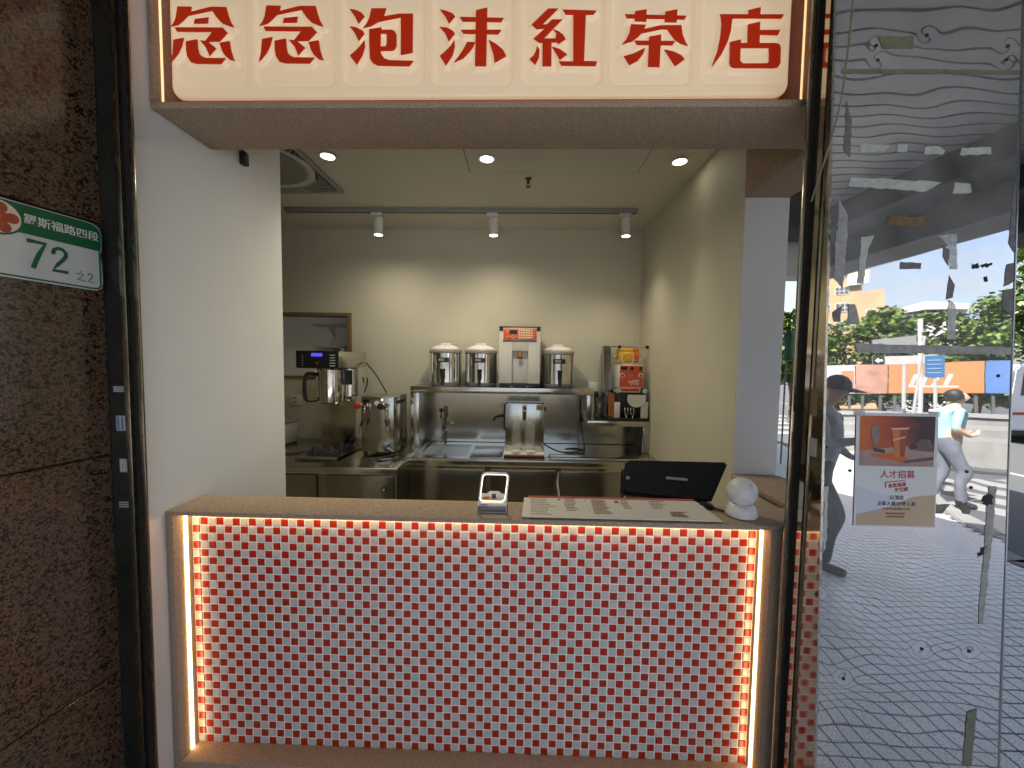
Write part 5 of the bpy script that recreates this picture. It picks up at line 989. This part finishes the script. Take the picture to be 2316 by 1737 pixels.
# ---- trees
def tree(label, x, y, top, rad, seed, low=1.6, name='street_tree', leaves=5200, ls=.26):
    rnd = random.Random(seed); t = thing(name, label, 'tree', (x, y, -.13), 'trees beyond the road')
    bm = bmesh.new(); add_tube(bm, smooth_path([(x, y, -.13), (x + rnd.uniform(-.1, .1), y, low * .6), (x + rnd.uniform(-.2, .2), y + rnd.uniform(-.2, .2), low + .5), (x, y, top * .8)], 4), [.20 - .012 * k for k in range(13)], 8)
    for k in range(7):
        a = rnd.uniform(0, 6.28); z = low + (top - low) * rnd.uniform(.1, .6); L = rad * rnd.uniform(.5, .85)
        add_tube(bm, [(x, y, z), (x + L * .5 * math.cos(a), y + L * .5 * math.sin(a), z + .25 * L), (x + L * math.cos(a), y + L * math.sin(a), z + .6 * L)], [.07, .045, .02], 5)
    bm_obj('trunk', bm, bark, t, True)
    cl = []
    for k in range(46):
        a = rnd.uniform(0, 6.28); f = rnd.uniform(0, 1) ** .6; zz_ = rnd.uniform(0, 1)
        prof = math.sin(math.pi * min(1, .15 + zz_ * .82)) ** .7
        cl.append((x + rad * prof * f * math.cos(a), y + rad * prof * f * math.sin(a), low + (top - low) * zz_, rad * rnd.uniform(.20, .38)))
    V, F, FM = [], [], []
    for k in range(leaves):
        c = cl[rnd.randrange(len(cl))]; th, ph = rnd.uniform(0, 6.28), math.acos(rnd.uniform(-.5, 1)); rr = c[3] * rnd.uniform(.55, 1.05)
        p = Vector((c[0] + rr * math.sin(ph) * math.cos(th), c[1] + rr * math.sin(ph) * math.sin(th), c[2] + rr * math.cos(ph) * .8))
        d = Vector((rnd.gauss(0, 1), rnd.gauss(0, 1), rnd.gauss(-.3, .6))).normalized(); n_ = Vector((rnd.gauss(0, .6), rnd.gauss(0, .6), 1)); s_ = d.cross(n_).normalized()
        L = ls * rnd.uniform(.6, 1.3); b = len(V)
        V += [p - d * L * .5, p + s_ * L * .3, p + d * L * .5, p - s_ * L * .3]; F.append((b, b + 1, b + 2, b + 3)); FM.append(0 if rnd.random() < .55 else 1)
    mesh_obj('crown', V, F, None, t, mats=[leaf_a, leaf_b], fm=FM)
TL = ['bushy street tree at the left edge of the panel reflection', 'low round tree below the beige building in the reflection', 'tree just right of the beige building in the reflection', 'tree behind the white sign post in the reflection', 'broad tree right of the white roof in the reflection', 'taller tree near the right edge of the panel reflection', 'tall tree at the far right edge of the panel reflection']
for k, (x, y, top, rad) in enumerate(((15.2, -20.6, 5.3, 2.2), (16.9, -19.4, 5.1, 2.0), (18.2, -18.2, 5.6, 2.0), (19.4, -17.3, 5.3, 2.1), (20.4, -16.2, 5.8, 2.2), (21.4, -15.0, 6.0, 2.3), (22.8, -13.2, 6.8, 2.6))): tree(TL[k], x, y, top, rad, 40 + k, 1.2)
tree('leafy tree beyond the white van at the right edge of the photo', 19.5, 15.2, 6.2, 3.1, 61, 1.5, leaves=6500)
tree('dense tree behind the white van at the far right', 23.5, 13.5, 6.6, 3.0, 62, 1.2, leaves=6000)
tree('small tree seen through the side opening of the shop', 8.6, 12.6, 3.0, 1.4, 63, .9, leaves=3000)
# ---- far buildings
bg = thing('beige_building', 'tall beige apartment building above the trees in the panel reflection', 'building', (58, -68, 0))
bd = Vector((59.12 - 54.2, -67.55 + 71.35, 0)).normalized(); bn = Vector((-bd.y, bd.x, 0)); b0 = Vector((54.2, -71.35, 0))
def BP(s, z, o=0.0): return b0 + bd * s + bn * o + Vector((0, 0, z))
def bbox(nm, s0, s1, z0, z1, o0, o1, mat, par): return prism(nm, [BP(s0, z0, o0), BP(s1, z0, o0), BP(s1, z1, o0), BP(s0, z1, o0)], bn * (o1 - o0), mat, par)
bbox('wall', -8, 6.3, 0, 25.2, -12, 0, beige_wall, bg); bbox('side_wing', 6.301, 8.9, 0, 20.4, -12, -.02, beige_wall, bg); bbox('parapet', -8, 6.3, 25.201, 25.7, -.3, .05, beige_wall, bg)
wf_ = M('window_frame_white', (.6, .58, .54), .5)
for fl in range(4, 8):
    for s in (-6.5, -3.5, -.5, 2.4):
        z = 1.2 + fl * 3.15; w0 = bbox('window', s, s + 2.2, z, z + 1.6, .002, .10, wf_, bg)
        for q in range(3): bbox('pane', s + .1 + q * .7, s + .72 + q * .7, z + .75, z + 1.5, .101, .13, window_dark, w0); bbox('pane', s + .1 + q * .7, s + .72 + q * .7, z + .1, z + .65, .101, .13, window_dark, w0)
w0 = bbox('window', 6.7, 8.1, 16.3, 17.1, -.018, .06, wf_, bg); bbox('pane', 6.8, 8.0, 16.4, 17.0, .061, .09, window_dark, w0)
bbox('air_unit', 4.4, 7.0, 21.6, 23.8, .002, .8, wf_, bg)
cb_ = thing('white_roof_building', 'distant low building with a white sloping roof above the trees', 'building', (54, -52, 0))
cdv = Vector((55.94 - 52.59, -50.12 + 53.37, 0)).normalized(); cnv = Vector((-cdv.y, cdv.x, 0)); c0 = Vector((52.2, -53.7, 0))
def CP(s, z, o=0.0): return c0 + cdv * s + cnv * o + Vector((0, 0, z))
prism('wall', [CP(.4, 0), CP(5.2, 0), CP(5.2, 13.2), (CP(.4, 13.2))], cnv * -6, off_white, cb_); prism('roof', [CP(-.3, 13.9, .8), CP(2.4, 14.6, .8), CP(6.2, 13.9, .8), CP(6.2, 13.2, .8), CP(2.4, 13.6, .8), CP(-.3, 13.3, .8)], cnv * -8, white_print, cb_); prism('window_band', [CP(.8, 12.3), CP(4.8, 12.3), CP(4.8, 13.0), CP(.8, 13.0)], cnv * .05, window_dark, cb_)
# ---- white van at the right edge
vn = thing('white_van', 'white van parked on the road at the far right edge', 'van', (12.8, 9.2, -.13))
vp = M('van_paint', (.72, .73, .74), .25, coat=.6, noise=(2, .03)); vx, vy, vz = 10.55, 8.75, -.13
side = [(0, .28), (4.35, .28), (4.42, .62), (4.35, .92), (3.75, 1.02), (3.15, 1.62), (2.9, 1.70), (.12, 1.70), (.02, 1.60), (-.02, .7)]
bm = bmesh.new(); add_prism(bm, [(vx + a, vy, vz + b) for a, b in side], (0, 1.62, 0)); bmesh.ops.bevel(bm, geom=[e for e in bm.edges], offset=.035, segments=2, affect='EDGES'); bm_obj('body', bm, vp, vn, True)
for a, b in ((.18, 1.0), (1.10, 1.98), (2.08, 2.85)):
    prism('side_window', [(vx + a, vy - .006, vz + 1.04), (vx + b, vy - .006, vz + 1.04), (vx + b - .03, vy - .006, vz + 1.55), (vx + a + .03, vy - .006, vz + 1.55)], (0, .005, 0), window_dark, vn)
box('side_trim', vx + .05, vx + 4.3, vy - .012, vy - .001, vz + .62, vz + .68, M('trim_red', (.30, .06, .05), .4), vn); box('sill', vx + .1, vx + 4.2, vy + .02, vy + 1.6, vz + .18, vz + .279, black_plastic, vn)
for a in (.80, 3.55):
    for yy, ax_ in ((vy - .01, (0, 1, 0)), (vy + 1.63, (0, -1, 0))):
        w0 = lathe('wheel', [(0, 0), (.19, 0), (.30, .0), (.315, .03), (.315, .17), (.30, .19), (0, .19)], (vx + a, yy, vz + .317), M('rubber', (.02, .02, .02), .7), vn, axis=ax_, n=28)
        lathe('rim', [(0, -.012), (.06, -.012), (.17, -.004), (.185, 0)], (vx + a, yy, vz + .317), chrome, w0, axis=ax_, n=20)
for yy in (vy + .12, vy + 1.3): box('headlight', vx + 4.36, vx + 4.41, yy, yy + .2, vz + .66, vz + .82, glass_m, vn)
# ---- white column with notices, leaning pole and green banner outside the side opening
wc = thing('white_column', 'white round column with paper notices outside the side opening', 'column', (2.62, 4.25, 0)); lathe('shaft', [(0, 0), (.075, 0), (.07, 1.0), (.07, 2.72), (0, 2.72)], (2.60, 4.25, 0), white_plastic, wc, n=20); lathe('collar', [(.071, 0), (.085, .01), (.085, .05), (.071, .06)], (2.60, 4.25, 2.2), grey_plastic, wc, n=20)
for z0, z1, m_ in ((1.85, 2.02, white_print), (1.25, 1.55, tape_grey)): 
    bm = bmesh.new(); add_lathe(bm, [(.0745, 0), (.0745, z1 - z0)], (2.60, 4.25, z0), n=20); bm_obj('notice', bm, m_, wc, True)
tag(tube('leaning_pole', smooth_path([(2.79, 4.6, .0), (2.72, 4.6, .10), (2.66, 4.6, .35), (2.70, 4.6, .8), (2.76, 4.6, 1.3), (2.82, 4.6, 2.0)]), .013, chrome), 'thin bent steel pole leaning by the white column', 'pole')
gb = thing('green_banner', 'folded green fabric banner on a stand outside the side opening', 'banner', (3.95, 6.0, 0)); tube('stand', [(3.93, 6.0, 0), (3.93, 6.0, 2.0)], .012, tape_dark, gb)
bm = bmesh.new(); add_lathe(bm, [(.02, 0), (.075, .03), (.06, .2), (.085, .36), (.03, .44)], (3.95, 5.97, 1.56), n=9); bm_obj('fabric', bm, M('banner_green', (.01, .10, .05), .6, noise=(12, .3)), gb, True)
tube('crossbar', [(3.86, 5.97, 1.985), (4.04, 5.97, 1.985)], .008, tape_dark, gb)

# ================================================================== PEOPLE (both are seen in the steel panel)
def person(label, loc, yaw, J, mats, extra, sc=1.0):
    """J: joints name -> (pos, radius, parent, material key); local +X is forward"""
    names = list(J); me = bpy.data.meshes.new('body'); bm = bmesh.new(); sk = bm.verts.layers.skin.verify(); vs = {}
    for n_ in names:
        p, r, par, mk = J[n_]; v = bm.verts.new(p); v[sk].radius = (r, r) if not isinstance(r, tuple) else r; v[sk].use_root = par is None; vs[n_] = v
    for n_ in names:
        if J[n_][2]: bm.edges.new((vs[n_], vs[J[n_][2]]))
    bm.to_mesh(me); bm.free()
    o = bpy.data.objects.new('tmp', me); C.objects.link(o); m1 = o.modifiers.new('s', 'SKIN'); m1.use_smooth_shade = True; m2 = o.modifiers.new('u', 'SUBSURF'); m2.levels = 2; m2.render_levels = 2
    dg = bpy.context.evaluated_depsgraph_get(); out_ = bpy.data.meshes.new_from_object(o.evaluated_get(dg)); bpy.data.objects.remove(o); bpy.data.meshes.remove(me)
    keys = list(mats); out_.materials.clear()
    for k in keys: out_.materials.append(mats[k])
    segs = [(Vector(J[n_][0]), Vector(J[J[n_][2]][0]), keys.index(J[n_][3])) for n_ in names if J[n_][2]]
    for f in out_.polygons:
        c = f.center; bst, bd_ = 0, 9
        for a, b, k in segs:
            ab = b - a; t_ = max(0, min(1, (c - a).dot(ab) / (ab.length_squared + 1e-9))); d = (c - a - ab * t_).length
            if d < bd_: bd_, bst = d, k
        f.material_index = bst; f.use_smooth = True
    mt = Matrix.Translation(loc) @ Matrix.Rotation(yaw, 4, 'Z') @ Matrix.Scale(sc, 4); out_.transform(mt)
    t = thing('person', label, 'person', loc); ob = bpy.data.objects.new('body', out_); link(ob, t)
    for nm, mesh_fn, mat in extra:
        b = bmesh.new(); mesh_fn(b); bmesh.ops.transform(b, matrix=mt, verts=b.verts); bm_obj(nm, b, mat, t, True)
    return t
def skeleton(head_fwd, l_arm, r_arm, l_leg, r_leg, lean, sleeve):
    J = {'pelvis': ((0, 0, .93), (.13, .16), None, 'trouser'), 'waist': ((lean * .3, 0, 1.05), (.125, .165), 'pelvis', 'shirt'), 'chest': ((lean * .8, 0, 1.26), (.13, .185), 'waist', 'shirt'), 'upper': ((lean, 0, 1.38), (.09, .13), 'chest', 'shirt'),
         'neck': ((lean + .02, 0, 1.46), .052, 'upper', 'skin'), 'jaw': ((lean + .05 + head_fwd * .4, 0, 1.535), .066, 'neck', 'skin'), 'head': ((lean + .05 + head_fwd, 0, 1.61), (.088, .08), 'jaw', 'skin'), 'crown': ((lean + .02 + head_fwd, 0, 1.665), .070, 'head', 'skin'), 'nose': ((lean + .145 + head_fwd, 0, 1.575), .012, 'head', 'skin')}
    for s, arm, leg, T_ in ((1, l_arm, l_leg, 'l'), (-1, r_arm, r_leg, 'r')):
        J[T_ + 'sh'] = ((lean, s * .17, 1.39), .062, 'upper', 'shirt'); J[T_ + 'el'] = (arm[0], .054, T_ + 'sh', 'shirt'); J[T_ + 'wr'] = (arm[1], .030, T_ + 'el', sleeve); J[T_ + 'pa'] = (arm[2], .030, T_ + 'wr', 'skin')
        p = Vector(arm[2]); d = (p - Vector(arm[1])).normalized(); sd = Vector((0, 1, 0)) if abs(d.y) < .7 else Vector((1, 0, 0)); dn = d.cross(sd).normalized()
        for q, (o_, L_) in enumerate(((-.027, .060), (-.009, .072), (.009, .068), (.027, .055))):
            a = p + sd * o_ + d * .03; b = a + d * L_ * .5 + dn * .008; c = b + d * L_ * .35 + dn * .022
            J[f'{T_}f{q}a'] = (tuple(a), .0095, T_ + 'pa', 'skin'); J[f'{T_}f{q}b'] = (tuple(b), .009, f'{T_}f{q}a', 'skin'); J[f'{T_}f{q}c'] = (tuple(c), .008, f'{T_}f{q}b', 'skin')
        a = p + sd * .04 * s; b = a + d * .035 + sd * .012 * s; J[T_ + 'ta'] = (tuple(a), .011, T_ + 'pa', 'skin'); J[T_ + 'tb'] = (tuple(b), .009, T_ + 'ta', 'skin')
        J[T_ + 'hi'] = ((0, s * .09, .86), .105, 'pelvis', 'trouser'); J[T_ + 'kn'] = (leg[0], .083, T_ + 'hi', 'trouser'); J[T_ + 'ca'] = (tuple((Vector(leg[0]) * .55 + Vector(leg[1]) * .45) + Vector((-.02, 0, 0))), .076, T_ + 'kn', 'trouser'); J[T_ + 'an'] = (leg[1], .062, T_ + 'ca', 'trouser'); J[T_ + 'he'] = (tuple(Vector(leg[1]) + Vector((-.01, 0, -.045))), .045, T_ + 'an', 'shoe'); J[T_ + 'to'] = (tuple(Vector(leg[1]) + Vector((.16, 0, -.058))), .038, T_ + 'he', 'shoe')
    return J
grey_shirt = M('shirt_grey', (.30, .30, .33), .8, noise=(9, .2), bump=(30, .3, .006)); blue_shirt = M('shirt_blue', (.22, .42, .50), .8, noise=(8, .12), bump=(30, .3, .006)); trouser_d = M('trouser_dark', (.045, .05, .06), .85, noise=(12, .25), bump=(25, .3, .006)); shoe_m = M('shoe_black', (.012, .012, .014), .5); cap_m = M('cap_navy', (.03, .032, .05), .8)
def cap(b):
    add_lathe(b, [(.101, -.01), (.104, .02), (.097, .06), (.07, .098), (.03, .115), (0, .118)], (.145, 0, 1.605), axis=(.12, 0, 1), n=22)
    n = 9; top = []
    for k in range(n): a = -1.1 + 2.2 * k / (n - 1); top.append((.145 + .095 * math.cos(a), .095 * math.sin(a), 1.60)); 
    outr = [(.145 + .185 * math.cos(-1.0 + 2.0 * k / (n - 1)) + .01, .105 * math.sin(-1.1 + 2.2 * k / (n - 1)), 1.565) for k in range(n)][::-1]
    add_prism(b, top + outr, (0, 0, .008))
J1 = skeleton(.045, ((.10, .24, 1.13), (.33, .15, 1.17), (.40, .11, 1.20)), ((.04, -.25, 1.12), (.22, -.22, .98), (.29, -.20, .98)), ((.16, .09, .50), (.06, .09, .09)), ((.02, -.09, .49), (-.20, -.09, .10)), .05, 'shirt')
def phone(b): add_box(b, .40, .415, .06, .13, 1.19, 1.33, .006)
person('man in a dark cap and grey shirt looking at his phone', (2.47, -1.25, 0), R(48), J1, {'shirt': grey_shirt, 'trouser': trouser_d, 'skin': skin_m, 'shoe': shoe_m}, [('cap', cap, cap_m), ('phone', phone, black_gloss)], .93)
J2 = skeleton(.05, ((-.02, .24, 1.12), (.17, .17, 1.02), (.24, .13, 1.05)), ((-.02, -.24, 1.12), (.17, -.15, 1.00), (.24, -.11, 1.03)), ((.14, .09, .50), (.08, .09, .09)), ((.0, -.09, .49), (-.17, -.09, .10)), .07, 'skin')
def hair(b):
    add_lathe(b, [(.098, -.06), (.106, -.01), (.102, .04), (.08, .085), (.04, .108), (0, .114)], (.09, 0, 1.605), axis=(-.32, 0, 1), n=20)
person('man in a light blue shirt walking across the road', (6.45, -4.05, -.13), R(20), J2, {'shirt': blue_shirt, 'trouser': M('trouser_grey', (.10, .11, .14), .85, noise=(12, .2)), 'skin': skin_m, 'shoe': shoe_m}, [('hair', hair, hair_m)])
